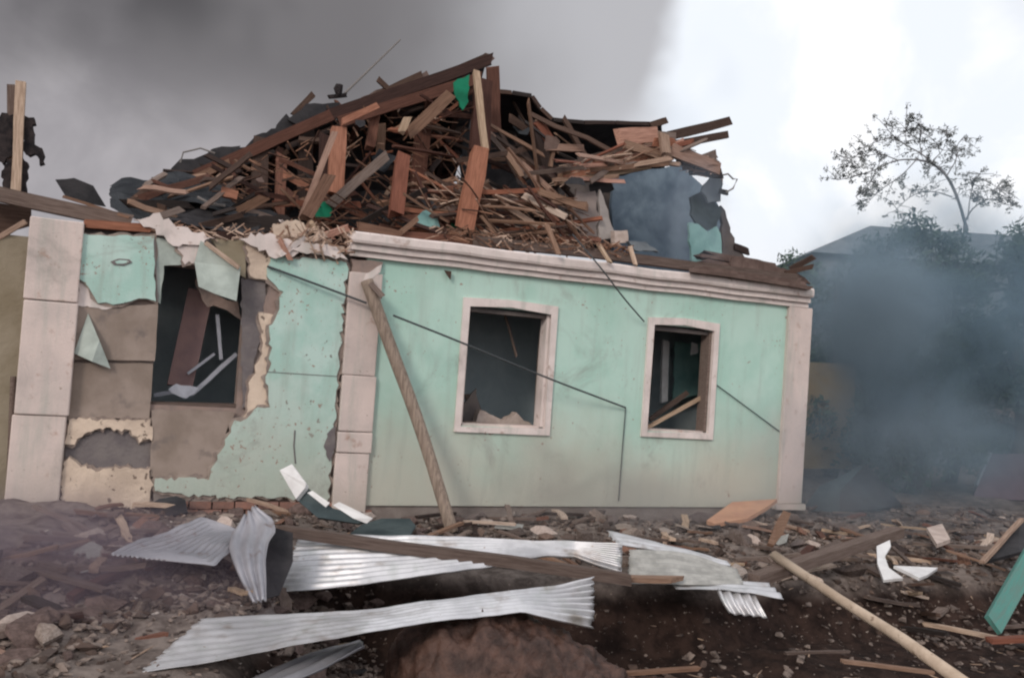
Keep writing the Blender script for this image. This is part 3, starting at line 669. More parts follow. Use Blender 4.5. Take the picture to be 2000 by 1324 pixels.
# dark roofing at the left end; the deepest black slabs are added attic shade
for pts, y, mt in (([(108, 353), (146, 350), (182, 363), (206, 405), (130, 386)], .9, ROOFB), 
                   ([(336, 326), (352, 310), (378, 312), (402, 298), (432, 288), (470, 286), (440, 322), (380, 352), (322, 356)], 2.0, ROOFB),
                   ([(560, 232), (600, 205), (664, 200), (656, 236), (600, 256)], 2.1, ROOFB), ([(318, 345), (420, 330), (540, 330), (560, 440), (330, 440)], 2.6, ROOFB), ([(530, 400), (640, 385), (720, 370), (900, 380), (900, 450), (540, 450)], 2.6, ROOFB),
                   ([(420, 425), (560, 420), (590, 452), (440, 462)], .3, WOODD), ([(1000, 355), (1190, 350), (1190, 470), (930, 460)], 3.0, ROOFB)):
    slab('roofing_sheet', pts, y, .03, mt, roof, 2.5, 14)
def crumpled(e1, e2, mt, lab=None):
    o = sheet('roofing_sheet', [L(*p) for p in e1], [L(*p) for p in e2], mt, 5, .012, 30, 6, rough_end=.05, crumple=.05)
    o.parent = roof; o.matrix_basis = WM[roof].inverted() @ WM[o]; return o
crumpled([(214, 362, 1.2), (246, 350, 1.4), (290, 366, 1.3), (330, 340, 1.4), (352, 352, 1.2)], [(214, 396, .5), (250, 424, .4), (290, 430, .4), (330, 428, .4), (350, 420, .5)], ROOFBB)
crumpled([(308, 356, 1.3), (345, 340, 1.5), (400, 346, 1.3), (440, 372, 1.0)], [(318, 404, .6), (360, 392, .45), (410, 398, .4), (470, 432, .3)], ROOFBB)
crumpled([(316, 400, .7), (380, 392, .6), (440, 400, .6), (500, 410, .6)], [(300, 438, .2), (370, 446, .15), (440, 452, .15), (520, 456, .15)], ROOFB)
slab('roofing_sheet', [(372, 340), (392, 318), (430, 312), (446, 290), (480, 285), (500, 262), (520, 262), (556, 226), (570, 232), (640, 205), (646, 224), (560, 262), (480, 300), (400, 345)], 2.15, .03, ROOFB, roof, 4, 9)
slab('roofing_sheet', [(680, 205), (720, 182), (742, 176), (790, 158), (836, 140), (840, 152), (900, 128), (948, 104), (966, 112), (960, 124), (880, 150), (760, 196), (690, 222)], 2.15, .03, ROOFBR, roof, 3, 9)
board('brick_course', L(430, 374, .4), L(466, 384, .4), .10, .10, WOODO, roof, .2)
tube('bent_wire', [L(352, 318, 2), L(358, 298, 2), L(392, 290, 2), L(420, 300, 2)], .012, WIRE, roof, 5)
tube('bent_wire', [L(385, 385, .4), L(410, 398, .4), L(440, 402, .4)], .016, WIRE, roof, 5)
# eave beam at the far left
board('eave_beam', L(-60, 366, .3), L(262, 436, .1), .15, .12, WOODG, roof, .6)
board('eave_beam', L(120, 383, .2), L(254, 426, .05), .03, .03, WOODT, roof, .6)
slab('eave_shade_panel', [(-60, 385), (60, 408), (60, 440), (-60, 475)], .5, .06, WOODD, roof)  # upright dark panel standing in for the shade under the eave
board('eave_beam', L(-20, 474, .25), L(52, 432, .25), .05, .05, WOODT, roof, .3)
# loose broken boards heaped in the attic
zones = [
 ('in the dark gap below the black felt', 'boards in the gap below the black felt', [(975, 225), (1190, 270), (1190, 385), (955, 380)], 30, (1.0, 2.5), (-65, 35), [WOODD, WOODR, WOODT, WOODD], (.5, 1.7)),
 ('on the dark sheets at the left eave', 'boards on the dark sheets at the left eave', [(225, 360), (480, 330), (520, 440), (300, 425)], 26, (.2, 1.0), (-20, 50), [WOODD, WOODD, WOODR, WOODG, WOODT], (.25, .9)),
 ('heaped at the feet of the roof posts', 'loose boards at the feet of the roof posts', [(620, 385), (930, 375), (935, 455), (600, 450)], 24, (.5, 1.5), (-40, 35), [WOODR, WOODO, WOODT, WOODD], (.5, 1.5)),
 ('in the low left end of the open attic', 'loose boards in the left attic', [(340, 340), (620, 270), (620, 445), (340, 445)], 44, (.9, 2.5), (-40, 60), [WOODD, WOODD, WOODR, WOODT], (.3, .9)),
 ('among the posts under the roof peak', 'loose boards under the roof peak', [(630, 240), (900, 180), (930, 450), (600, 445)], 46, (1.35, 2.8), (-50, 60), [WOODR, WOODO, WOODR, WOODT, WOODO], (.35, 1.1)),
 ('on the attic floor right of the peak', 'loose boards on the attic floor', [(830, 350), (1110, 380), (1170, 470), (830, 455)], 62, (.3, 1.8), (-55, 15), [WOODT, WOODT, WOODO, WOODD, WOODR], (.5, 1.6)),
 ('in the fan of laths at right of the attic', 'laths fanned over the right attic', [(1080, 330), (1300, 265), (1320, 310), (1090, 362)], 34, (.7, 1.6), (5, 30), [WOODT, WOODPK, WOODO, WOODG], (.5, 1.4)),
 ('on the broken top of the left wall', 'splinters along the broken left wall top', [(550, 440), (690, 450), (690, 505), (540, 492)], 26, (-.12, .3), (-60, 60), [WOODT, WOODP, WOODPK, PINKL], (.15, .5)),
 ('at the right end of the roof wreck', 'battens at the right end of the roof', [(1290, 270), (1400, 310), (1400, 350), (1290, 320)], 12, (.8, 1.5), (-30, 25), [WOODG, WOODT, WOODD], (.3, .9)),
]
def in_quad(q):
    u, v = R_.random(), R_.random()
    a = [(q[0][i] * (1 - u) + q[1][i] * u) for i in (0, 1)]; c = [(q[3][i] * (1 - u) + q[2][i] * u) for i in (0, 1)]
    return [a[i] * (1 - v) + c[i] * v for i in (0, 1)]
ADJ = {'red_brown_timber': 'red brown', 'tan_timber': 'tan', 'pale_timber': 'pale', 'orange_timber': 'orange brown', 'pink_timber': 'pinkish', 'dark_timber': 'dark', 'grey_brown_timber': 'grey brown', 'pale_pink_trim': 'pale plaster coated'}
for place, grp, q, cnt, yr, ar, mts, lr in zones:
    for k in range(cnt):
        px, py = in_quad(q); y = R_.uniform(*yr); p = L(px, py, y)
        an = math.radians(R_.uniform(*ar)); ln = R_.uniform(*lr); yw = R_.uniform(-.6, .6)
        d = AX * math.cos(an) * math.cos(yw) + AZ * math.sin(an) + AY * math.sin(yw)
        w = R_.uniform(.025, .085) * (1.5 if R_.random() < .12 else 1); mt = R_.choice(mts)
        if y > 1.5 and R_.random() < .55: mt = WOODD                     # shade deep in the attic painted by swapping in darker wood
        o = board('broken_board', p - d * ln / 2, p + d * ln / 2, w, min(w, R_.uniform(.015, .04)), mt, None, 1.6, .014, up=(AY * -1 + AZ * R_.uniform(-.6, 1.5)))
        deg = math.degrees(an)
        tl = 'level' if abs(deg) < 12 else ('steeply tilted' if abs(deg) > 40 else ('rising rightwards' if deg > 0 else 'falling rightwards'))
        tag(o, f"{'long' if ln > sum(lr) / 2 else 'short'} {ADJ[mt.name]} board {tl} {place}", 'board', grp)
for k in range(30):
    px, py = in_quad(zones[k % 7][2]); yy = R_.uniform(.4, 2.0); rr = R_.uniform(12, 34); an0 = R_.uniform(0, 6.28)
    pts = [(px + rr * R_.uniform(.5, 1.2) * math.cos(an0 + i * 1.05), py + .6 * rr * R_.uniform(.5, 1.2) * math.sin(an0 + i * 1.05)) for i in range(6)]
    kx, ky = R_.uniform(-.012, .012), R_.uniform(-.015, .0)
    pts = roughen(pts, 2.5, 9)
    o = plateL('roofing_scrap', [(a, b_, yy + (a - px) * kx + (b_ - py) * ky) for a, b_ in pts], .012, R_.choice([ROOFB, ROOFB, ROOFBB, ROOFBR]), roof)
def splinters(name, quads, mt, lab):
    V, Fc = [], []
    for q, cnt, yr, ar, lr in quads:
        for k in range(cnt):
            px, py = in_quad(q); p = L(px, py, R_.uniform(*yr)); an = math.radians(R_.uniform(*ar)); ln = R_.uniform(*lr); yw = R_.uniform(-.8, .8)
            d = AX * math.cos(an) * math.cos(yw) + AZ * math.sin(an) + AY * math.sin(yw); w = R_.uniform(.007, .022)
            bv, bf = board_geo(ln, w, w * R_.uniform(.3, .9), R_, 1.5, .03, 2); M = frame(p - d * ln / 2, p + d * ln / 2, -AY + AZ * R_.uniform(-1, 1)); n0 = len(V)
            V += [M @ Vector(v) for v in bv]; Fc += [tuple(n0 + i for i in f) for f in bf]
    o = link(bpy.data.objects.new(name, mesh(name, V, Fc, mt))); tag(o, lab, kind='stuff')
MIXW = mat('splintered_wood_dark', (.05, .024, .017), (.24, .125, .08), 3, .85, contrast=(.42, .58))
MIXL = mat('splintered_wood_light', (.25, .145, .10), (.50, .36, .28), 3, .85, contrast=(.42, .58))
Qs = [z[2] for z in zones[3:]]
splinters('splinters', [(Qs[0], 110, (.6, 2.4), (-60, 70), (.08, .5)), (Qs[1], 150, (1.3, 2.6), (-70, 70), (.1, .6)), ([(620, 390), (930, 380), (930, 455), (600, 450)], 60, (.5, 1.6), (-40, 40), (.15, .7)), (Qs[2], 80, (.3, 1.6), (-60, 30), (.1, .5)), ([(840, 440), (1230, 480), (1230, 505), (840, 470)], 160, (0, .3), (-40, 40), (.06, .3))], MIXW, 'dark wood splinters through the wrecked attic')
splinters('splinters', [(Qs[1], 40, (1.3, 2.2), (-70, 70), (.08, .35)), (Qs[2], 60, (.3, 1.4), (-50, 20), (.15, .8)), (Qs[3], 90, (.7, 1.5), (0, 35), (.1, .5)), (Qs[4], 170, (-.15, .3), (-70, 70), (.05, .3)), (Qs[5], 60, (.8, 1.5), (-40, 35), (.08, .3)), ([(840, 440), (1230, 480), (1230, 505), (840, 470)], 140, (-.05, .3), (-40, 40), (.05, .25)), ([(300, 430), (560, 455), (560, 475), (300, 455)], 120, (-.05, .4), (-50, 50), (.05, .25))], MIXL, 'pale wood splinters through the wrecked attic')
# ------------------------------------------------------------------ things on and in front of the house
o = empty('charred_post', Matrix.Translation(L(30, 375, 2.5)))
tag(o, 'pair of pale upright posts with black charred scraps above the left roof edge', 'post')
board('post', L(22, 166, 2.5), L(22, 378, 2.5), .09, .09, WOODG, o, .1)
board('post', L(41, 160, 2.4), L(31, 378, 2.4), .11, .09, WOODP, o, .1)
for pts in ([(2, 222), (28, 224), (24, 300), (4, 320), (-20, 290)], [(46, 228), (66, 232), (70, 240), (62, 246), (68, 282), (84, 292), (84, 318), (78, 320), (74, 302), (52, 302), (44, 290)], [(6, 322), (24, 310), (24, 372), (4, 372)], [(40, 308), (54, 316), (52, 345), (50, 374), (34, 374)]):
    slab('charred_scrap', pts, 2.42, .12, CHAR, o, 3.5, 7)
o = tube('antenna_rod', [L(668, 188, 2.2), L(722, 136, 2.15), L(782, 78, 2.1)], [.016, .013, .01], WIRE, None, 6)
tag(o, 'thin metal rod slanting up into the sky from the left roof slope', 'rod')
import bmesh
ol = chunk_mesh('finial', CHAR, R_, 1.2); ob = link(bpy.data.objects.new('charred_lump', ol), Matrix.Translation(L(662, 180, 2.1)) @ Matrix.Diagonal((.07, .05, .12, 1)))
tag(ob, 'small black charred lump perched at the foot of the slanting roof rod', 'lump')
o = tube('support_pole', smooth_line([L(716, 548, -.10), L(760, 670, -.22), L(822, 835, -.42), G(884, 1040, .08)]), [.058] * 3 + [.068] * 4 + [.08] * 4 + [.088] * 3 if False else .072, POLE, None, 10)
tag(o, 'thick grey brown wooden pole leaning against the middle pier of the house', 'pole')
o = board('pole_bracket', L(722, 552, -.2), L(750, 582, -.24), .06, .03, WOODG)
tag(o, 'short wooden offcut at the top of the leaning pole', 'board')
def cable(pts, r, lab, mt=CABLE):
    o = tube('cable', smooth_line(pts), r, mt, None, 6); tag(o, lab, 'cable'); return o
cable([L(522, 520, -.05), L(620, 556, -.12), L(716, 592, -.14)], .013, 'black cable across the left green wall section ending at the middle pier')
cable([L(768, 616, -.5), L(900, 668, -.45), L(1060, 735, -.35), L(1222, 796, -.05)], .012, 'long black cable slanting down across the front of the left framed window')
cable([L(1222, 796, -.03), L(1216, 870, -.03), L(1208, 978, -.03)], .007, 'thin dark cable hanging straight down the wall between the two framed windows')
cable([L(1118, 458, -.2), L(1178, 528, -.34), L(1216, 580, -.3), L(1258, 628, -.06)], .010, 'thin cable hanging from the roof over the cornice to the right framed window')
cable([L(1400, 752, -.02), L(1460, 796, -.02), L(1522, 842, -.02)], .007, 'faint thin cable on the wall right of the right framed window')
o = slab('cornice_splinter', [(868, 528), (882, 530), (880, 546)], -.06, .02, WOODD); tag(o, 'small dark splinter hanging below the cornice left of the framed windows', 'splinter')
# ------------------------------------------------------------------ sheets and beams in front
def P(*a): return D_(*a)
o = sheet('corrugated_sheet', [P(585, 1042, 7.75), P(800, 1046, 7.75), P(1000, 1056, 7.8), P(1120, 1062, 7.8), P(1216, 1066, 7.7)], [P(532, 1158, 6.9), P(700, 1142, 6.9), P(880, 1118, 7.1), P(1060, 1082, 7.45), P(1120, 1082, 7.5), P(1214, 1114, 7.35)], GALV, 10, .019, 70, 10, crumple=.010, soft=0, ampf=lambda u: .7 + .6 * u + .5 * max(0, u - .8) / .2)
tag(o, 'long shiny corrugated metal sheet under the brown beam in front of the house', 'metal sheet')
o = sheet('corrugated_sheet', [P(395, 1208, 5.7), P(560, 1200, 5.8), P(760, 1184, 6.0), P(960, 1158, 6.45), P(1080, 1146, 6.7), P(1160, 1128, 6.8)], [P(268, 1314, 5.0), P(460, 1280, 5.15), P(700, 1238, 5.4), P(860, 1212, 5.8), P(1020, 1196, 6.15), P(1160, 1226, 6.4)], GALV, 7, .013, 70, 10, crumple=.010, soft=0, ampf=lambda u: .3 + .5 * u + 2.2 * max(0, u - .8) / .2)
tag(o, 'long pale corrugated sheet lowest in the foreground with its right end flared out', 'metal sheet')
o = sheet('corrugated_sheet', [P(214, 1080, 6.3), P(300, 1046, 6.8), P(392, 1014, 7.3), P(450, 1026, 7.2)], [P(326, 1096, 6.2), P(420, 1104, 6.25), P(486, 1046, 6.9)], GALVG, 12, .007, 40, 8, crumple=.022, soft=0)
tag(o, 'flat dull grey metal sheet lying at the foot of the red brick strip', 'metal sheet')
o = sheet('corrugated_sheet', [P(476, 1006, 6.9), P(444, 1058, 6.6), P(458, 1110, 6.35), P(494, 1176, 6.1)], [P(496, 984, 7.0), P(546, 1022, 6.9), P(518, 1070, 6.5), P(520, 1172, 6.1)], GALVG, 3, .014, 24, 8, crumple=.025)
tag(o, 'twisted narrow grey metal sheet standing on end left of the shiny corrugated sheet', 'metal sheet')
o = sheet('corrugated_sheet', [P(1184, 1038, 8.6), P(1300, 1062, 8.5), P(1420, 1094, 8.3)], [P(1206, 1066, 8.1), P(1320, 1080, 8.1), P(1430, 1102, 8.1)], GALV, 3, .014, 20, 8)
tag(o, 'narrow white corrugated strip at the upper edge of the dusty grey sheet', 'metal sheet')
o = sheet('corrugated_sheet', [P(1228, 1078, 8.0), P(1330, 1078, 8.1), P(1440, 1110, 8.0)], [P(1225, 1138, 7.4), P(1340, 1146, 7.35), P(1452, 1140, 7.5)], GALVD, 8, .014, 20, 8)
tag(o, 'dusty grey corrugated sheet half buried in rubble right of the shiny sheet', 'metal sheet')
o = sheet('corrugated_sheet', [P(1310, 1142, 7.5), P(1420, 1134, 7.6), P(1500, 1138, 7.6)], [P(1320, 1154, 7.3), P(1440, 1154, 7.3), P(1532, 1172, 7.2)], GALV, 3, .012, 20, 8, ampf=lambda u: u)
tag(o, 'bent pale metal strip pointing right at the rim of the dug hollow', 'metal sheet')
o = sheet('corrugated_sheet', [P(1398, 1152, 7.35), P(1408, 1176, 7.25), P(1424, 1198, 7.2)], [P(1472, 1158, 7.35), P(1484, 1182, 7.25), P(1498, 1206, 7.2)], GALV, 4, .02, 12, 8)
tag(o, 'short ribbed piece of metal sheet hanging over the rim of the dug hollow', 'metal sheet')
o = sheet('corrugated_sheet', [P(420, 1350, 5.2), P(560, 1300, 5.6), P(705, 1252, 6.0)], [P(440, 1390, 5.0), P(600, 1320, 5.3), P(712, 1262, 5.7)], GALVG, 3, .02, 30, 8)
tag(o, 'crinkled edge of a grey metal sheet in the shade below the lowest pale sheet', 'metal sheet')
o = plate('dark_sheet', [(572, 1040, 7.0), (536, 1030, 7.0), (512, 1066, 6.9), (516, 1110, 6.6), (506, 1172, 6.3), (545, 1162, 6.4), (572, 1096, 6.7)], .01, ROOFB)
tag(o, 'black curled strip between the twisted grey sheet and the shiny sheet', 'roofing sheet')
o = board('timber_beam', P(540, 1034, 7.55), P(1236, 1132, 7.15), .085, .09, WOODG, None, .8, .004, up=AZ)
tag(o, 'long brown timber beam lying across the shiny corrugated sheet', 'beam')
o = board('broken_board', P(1200, 1128, 7.3), P(1345, 1132, 7.3), .12, .04, WOODT, None, 1.5, .01, up=AZ); tag(o, 'short splintered board at the right end of the long brown beam', 'board')
o = board('timber_beam', P(1468, 1134, 7.7), P(1756, 1038, 9.4), .13, .10, WOODG, None, .3, .003, up=AZ)
tag(o, 'dark brown beam propped up on the rubble right of the corrugated sheets', 'beam')
o = tube('pole', [P(1512, 1084, 8.1), P(1640, 1170, 7.3), P(1760, 1246, 6.65), P(1886, 1336, 6.0)], [.045, .042, .046, .05], POLEP, None, 9)
tag(o, 'long pale wooden pole slanting down to the bottom right corner', 'pole')
o = plate('broken_board', [(1548, 1118, 7.95), (1556, 1108, 8.0), (1606, 1130, 7.6), (1600, 1142, 7.5)], .03, WOODP); tag(o, 'pale split board lying along the upper end of the long pale pole', 'board')
o = plate('broken_board', [(1500, 1060, 9.0), (1512, 1064, 9.0), (1530, 1040, 9.2), (1545, 1002, 9.7), (1530, 996, 9.8), (1516, 1020, 9.5)], .04, WOODT); tag(o, 'yellowish tan board end sticking up behind the top of the long pale pole', 'board')
o = plate('orange_board', [(1380, 1016, 11.2), (1430, 980, 11.9), (1518, 974, 12.0), (1500, 988, 11.6), (1460, 1012, 11.2), (1395, 1022, 11.1)], .05, mat('orange_board', (.60, .33, .21), (.50, .26, .17), 3, .8)); tag(o, 'orange board lying against the plinth below the right pier', 'board')
o = plate('metal_trim', [(546, 918, 8.6), (570, 906, 8.6), (598, 944, 8.4), (596, 952, 8.4), (578, 974, 8.4)], .05, WHITE); tag(o, 'white metal box end tilted up in front of the red brick strip', 'metal trim')
o = plate('metal_trim', [(578, 974, 8.45), (598, 950, 8.5), (650, 992, 8.4), (724, 1012, 8.3), (700, 1022, 8.2), (620, 1010, 8.3)], .05, DKSHEET); tag(o, 'dark side of a bent gutter lying below the middle pier', 'metal trim')
for i, (pts, lab) in enumerate((([(600, 962, 8.36), (610, 958, 8.36), (644, 982, 8.3), (636, 990, 8.3)], 'upper white strip of the bent gutter below the middle pier'), ([(650, 986, 8.25), (662, 980, 8.25), (728, 1012, 8.2), (716, 1022, 8.2), (690, 1012, 8.2)], 'lower white strip of the bent gutter beside the dark sheet'))):
    tag(plate('metal_trim', pts, .02, WHITE), lab, 'metal trim')
o = plate('dark_sheet', [(680, 1044, 8.6), (706, 1024, 8.9), (745, 1012, 9.1), (800, 1012, 9.1), (812, 1026, 8.9), (800, 1046, 8.5)], .02, DKSHEET); tag(o, 'dark blue grey sheet lying just left of the leaning pole foot', 'sheet')
o = plate('dark_sheet', [(292, 985, 9.0), (310, 974, 9.1), (345, 968, 9.1), (362, 976, 9.0), (366, 1000, 8.8), (300, 1012, 8.7)], .05, ROOFBB); tag(o, 'dark slate coloured fragment in front of the cream plaster patch', 'fragment')
o = plate('gutter_piece', [(1712, 1066, 8.9), (1738, 1054, 9.0), (1740, 1066, 8.9), (1728, 1086, 8.7), (1736, 1108, 8.4), (1764, 1128, 8.2), (1726, 1132, 8.2), (1714, 1100, 8.5)], .03, WHITE); tag(o, 'crumpled white sheet metal piece standing on the rim at right', 'metal trim')
o = plate('gutter_piece', [(1746, 1104, 8.4), (1832, 1108, 8.5), (1812, 1122, 8.3), (1796, 1128, 8.2), (1776, 1118, 8.3)], .03, WHITE); tag(o, 'flat white scrap of metal right of the crumpled white piece', 'metal trim')
pn = plate('black_panel', [(1922, 1096, 9.2), (1990, 1020, 10.2), (2060, 1010, 10.4), (2060, 1060, 9.8), (1990, 1078, 9.4)], .04, ROOFB); tag(pn, 'black panel with a pale edge propped up at the right picture edge', 'panel')
board('edge_strip', P(1918, 1098, 9.1), P(1996, 1014, 10.1), .035, .05, WOODT, pn, .2)
o = board('teal_plank', P(2030, 1060, 8.4), P(1938, 1222, 7.2), .17, .04, TEALD, None, .2, .003, up=Vector((.5, -.6, .6))); tag(o, 'teal painted plank leaning at the right picture edge', 'plank')
tarp = plate('roof_fragment', [(1565, 996, 14.0), (1600, 950, 14.6), (1690, 906, 15.4), (1640, 960, 14.4), (1640, 1000, 13.9)], .04, DKSHEET); tag(tarp, 'tent shaped dark roof fragment on the ground right of the house', 'roof fragment')
plate('panel', [(1692, 906, 15.4), (1764, 988, 14.6), (1720, 992, 14.2), (1640, 1000, 13.9), (1640, 960, 14.4)], .04, ROOFB, tarp)
pp = plate('plum_panel', [(1900, 972, 17.5), (1932, 886, 18), (2060, 886, 18), (2060, 980, 17.5)], .06, PURP); tag(pp, 'dull plum coloured panel standing in the smoke at the right picture edge', 'panel')
board('edge_strip', P(1906, 948, 17.4), P(1934, 884, 17.9), .06, .05, SLATE, pp, .2)
o = plate('pale_slab', [(1810, 1030, 11.0), (1840, 1022, 11.2), (1856, 1052, 10.6), (1830, 1062, 10.3)], .05, CHUNKW); tag(o, 'pale angular plaster slab on the rubble at far right', 'slab')
for a, c, w, mt, lab in (((200, 1136, 6.9), (530, 1192, 6.5), .03, WOODP, 'thin pale lath lying on the left rubble heap behind the lowest sheet'), ((-20, 1206, 5.7), (92, 1128, 6.2), .07, WOODG, 'mauve grey post leaning on the left rubble heap at the picture edge'),
                         ((130, 1276, 5.3), (330, 1236, 5.6), .04, WOODR, 'reddish brown board on the left rubble heap left of the lowest sheet'), ((100, 1040, 7.6), (210, 1050, 7.7), .05, WOODG, 'grey board in the haze below the left pier'),
                         ((1640, 1290, 6.3), (1830, 1314, 6.2), .04, WOODT, 'thin tan lath on the dark earth under the long pale pole'), ((1925, 1250, 7.0), (2040, 1246, 7.0), .07, WOODO, 'orange brown board at the right edge below the teal plank'),
                         ((1190, 1316, 6.6), (1370, 1304, 6.6), .045, WOODT, 'tan lath at the bottom edge right of the brown crumpled heap'), ((1530, 1275, 6.8), (1660, 1272, 6.9), .03, WOODG, 'grey lath lying level on the dark earth in the hollow'),
                         ((900, 1018, 10.0), (1010, 1024, 9.8), .05, WOODP, 'pale lath lying right of the leaning pole foot'), ((830, 1050, 9.0), (905, 1020, 9.6), .05, WOODT, 'short tan lath leaning on the rubble at the leaning pole foot'),
                         ((1560, 1110, 8.4), (1640, 1060, 9.4), .09, WOODG, 'grey brown board under the propped dark beam')):
    tag(board('broken_board', P(*a), P(*c), w, w * .6, mt, None, .8, .006, up=AZ), lab, 'board')
# crumpled dark brown sheet under the lowest metal sheet
V, Fc = [], []
nu, nv = 130, 80
c0 = P(1010, 1330, 6.25); c0.z = -.52
for i in range(nu + 1):
    for j in range(nv + 1):
        u = i / nu; v = j / nv; an = math.pi * v
        e = max(0, 1 - u / .22); prof_ = math.sqrt(max(0, 1 - e * e)) * (1 - .75 * sstep(.35, 1.0, u))
        r = .60 * prof_
        x = -.92 + 2.1 * u; p = Vector((x, -math.cos(an) * r * 1.0, math.sin(an) * r * 1.15))
        q = p * 1.8; rdg = 1 - abs(noise.noise(q * Vector((1.6, 1, 1)) if False else Vector((q.x * 1.5, q.y, q.z * 1.1)) + Vector((2, 0, 0))))
        cr = .035 * noise.noise(q * .8) + .05 * max(0, rdg - .72) / .28 * (1 - .6 * u) + .03 * noise.noise(q * 4) + .022 * noise.noise(q * 9) + .012 * noise.noise(q * 18)
        V.append(c0 + p * (1 + cr) + Vector((0, .45 * u * u, cr * .8 * (r > .05))))
for i in range(nu):
    for j in range(nv):
        a = i * (nv + 1) + j; Fc.append((a, a + 1, a + nv + 2, a + nv + 1))
o = mkw('crumpled_sheet', V, Fc, BROWNT, shade=True)
md = o.modifiers.new('thickness', 'SOLIDIFY'); md.thickness = .01
tag(o, 'crumpled dark brown sheet bulging up below the lowest pale metal sheet', 'sheet')
# ------------------------------------------------------------------ rubble
rc = random.Random(5)
chm = [chunk_mesh('rubble_chunk', CHUNK, rc, rc.uniform(.45, .9)) for _ in range(14)]
chf = [chunk_mesh('flat_fragment', mm_, rc, .16, 12) for mm_ in (CHUNK, BOARD, GALVD, WOODG, CHUNK, ROOFB)]
chd = [chunk_mesh('rubble_chunk', DUSTY, rc, rc.uniform(.5, .8), 18) for _ in range(6)]
chw = [chunk_mesh('rubble_chunk', CHUNKW, rc, rc.uniform(.4, .8)) for _ in range(4)]
def free(x, y):
    l = Vector((x, y, 0)) - OX; lx, ly = l.dot(AX), l.dot(AY)
    return not (-3.6 < lx < 6.5 and -.12 < ly < 7.2)
def inpic(x, y, z):
    v = Vector((x, y, z)) - CAM; d = v.dot(FW)
    if d < 1: return False
    px = 1000 + F_PX * v.dot(RT) / d; py = 662 - F_PX * v.dot(UP) / d
    return -60 < px < 2060 and py < 1360
def under_sheet(x, y): return -2.3 < x < -1.0 and 4.7 < y < 5.9
def rub_pos():
    while True:
        k = rc.random()
        if k < .40: x, y, s = rc.uniform(-4, .5), rc.uniform(5, 9.5), rc.uniform(.05, .15)
        elif k < .965: x, y, s = rc.uniform(-1, 9), rc.uniform(8.4, 15.5), rc.uniform(.05, .17)
        else: x, y, s = rc.uniform(.5, 6), rc.uniform(6.2, 9), rc.uniform(.015, .035)
        if y < 8.3 and x > -1.0 and k < .40: continue
        if -2.75 < x < -1.6 and 6.0 < y < 7.4 and s > .09: continue
        if -2.4 < x < -1.0 and 4.7 < y < 5.9 and s > .05: continue
        if free(x, y) and inpic(x, y, 0): return x, y, s
for k in range(290):
    x, y, s = rub_pos()
    if k < 60:
        w = H(rc.uniform(-2.8, 6.6), rc.uniform(-1.5, -.2), 0); x, y, s = w.x, w.y, rc.uniform(.07, .20)
    elif k < 125:
        x, y, s = rc.uniform(-3.6, -1.3), rc.uniform(5.2, 7.8), rc.uniform(.08, .20)
        if -2.5 < x and y < 6.1: x = rc.uniform(-3.6, -2.6)
        if -2.75 < x < -1.6 and 6.0 < y < 7.4: s *= .55
    elif rc.random() < .12: s *= 1.5
    pale = rc.random() < (.08 if x < -.4 else .2)
    M = Matrix.Translation((x, y, terrain(x, y) + s * .22)) @ Matrix.Rotation(rc.uniform(0, 6.28), 4, 'Z') @ Matrix.Rotation(rc.uniform(-.5, .5), 4, 'X') @ Matrix.Diagonal((s, s * rc.uniform(.6, 1), s * rc.uniform(.6, 1), 1))
    flat = rc.random() < .3
    if flat: s *= 1.35
    o = link(bpy.data.objects.new('rubble_chunk', rc.choice(chf if flat else chw if pale else (chd if x < -.4 and rc.random() < .8 else chm))), M)
    lz = (Vector((x, y, 0)) - OX); where = 'on the rubble heap at left' if x < -.6 else ('in the dug hollow' if terrain(x, y) < -.2 else ('right of the house' if lz.dot(AX) > 6.3 else ('close to the plinth' if lz.dot(AY) > -1.0 else 'between the house and the dug hollow')))
    size = 'large' if s > .14 else ('fist sized' if s < .085 else 'middling')
    if flat: tag(o, f'{size} flat broken fragment lying {where}', 'rubble', 'flat broken fragments on the ground')
    elif pale: tag(o, f'{size} pale lump of broken plaster {where}', 'rubble', 'pale plaster lumps on the ground')
    else: tag(o, f'{size} rough brown or grey rubble lump {where}', 'rubble', 'rubble lumps on the ground')
for pts, s, lab in (((150, 1190, 5.7), (.34, .22, .17), 'large dusty brown lump on the left rubble heap with a flat top'), ((60, 1285, 5.1), (.22, .18, .14), 'rounded dusty lump at the bottom left corner'), ((60, 1090, 6.6), (.30, .25, .18), 'hazy grey lump on the heap below the left wall edge')):
    p = P(*pts); o = link(bpy.data.objects.new('rubble_block', chunk_mesh('rubble_block', DUSTY, rc, .8, 26)), Matrix.Translation(p - Vector((0, 0, .05))) @ Matrix.Rotation(.4, 4, 'Z') @ Matrix.Diagonal((*s, 1)))
    tag(o, lab, 'rubble')
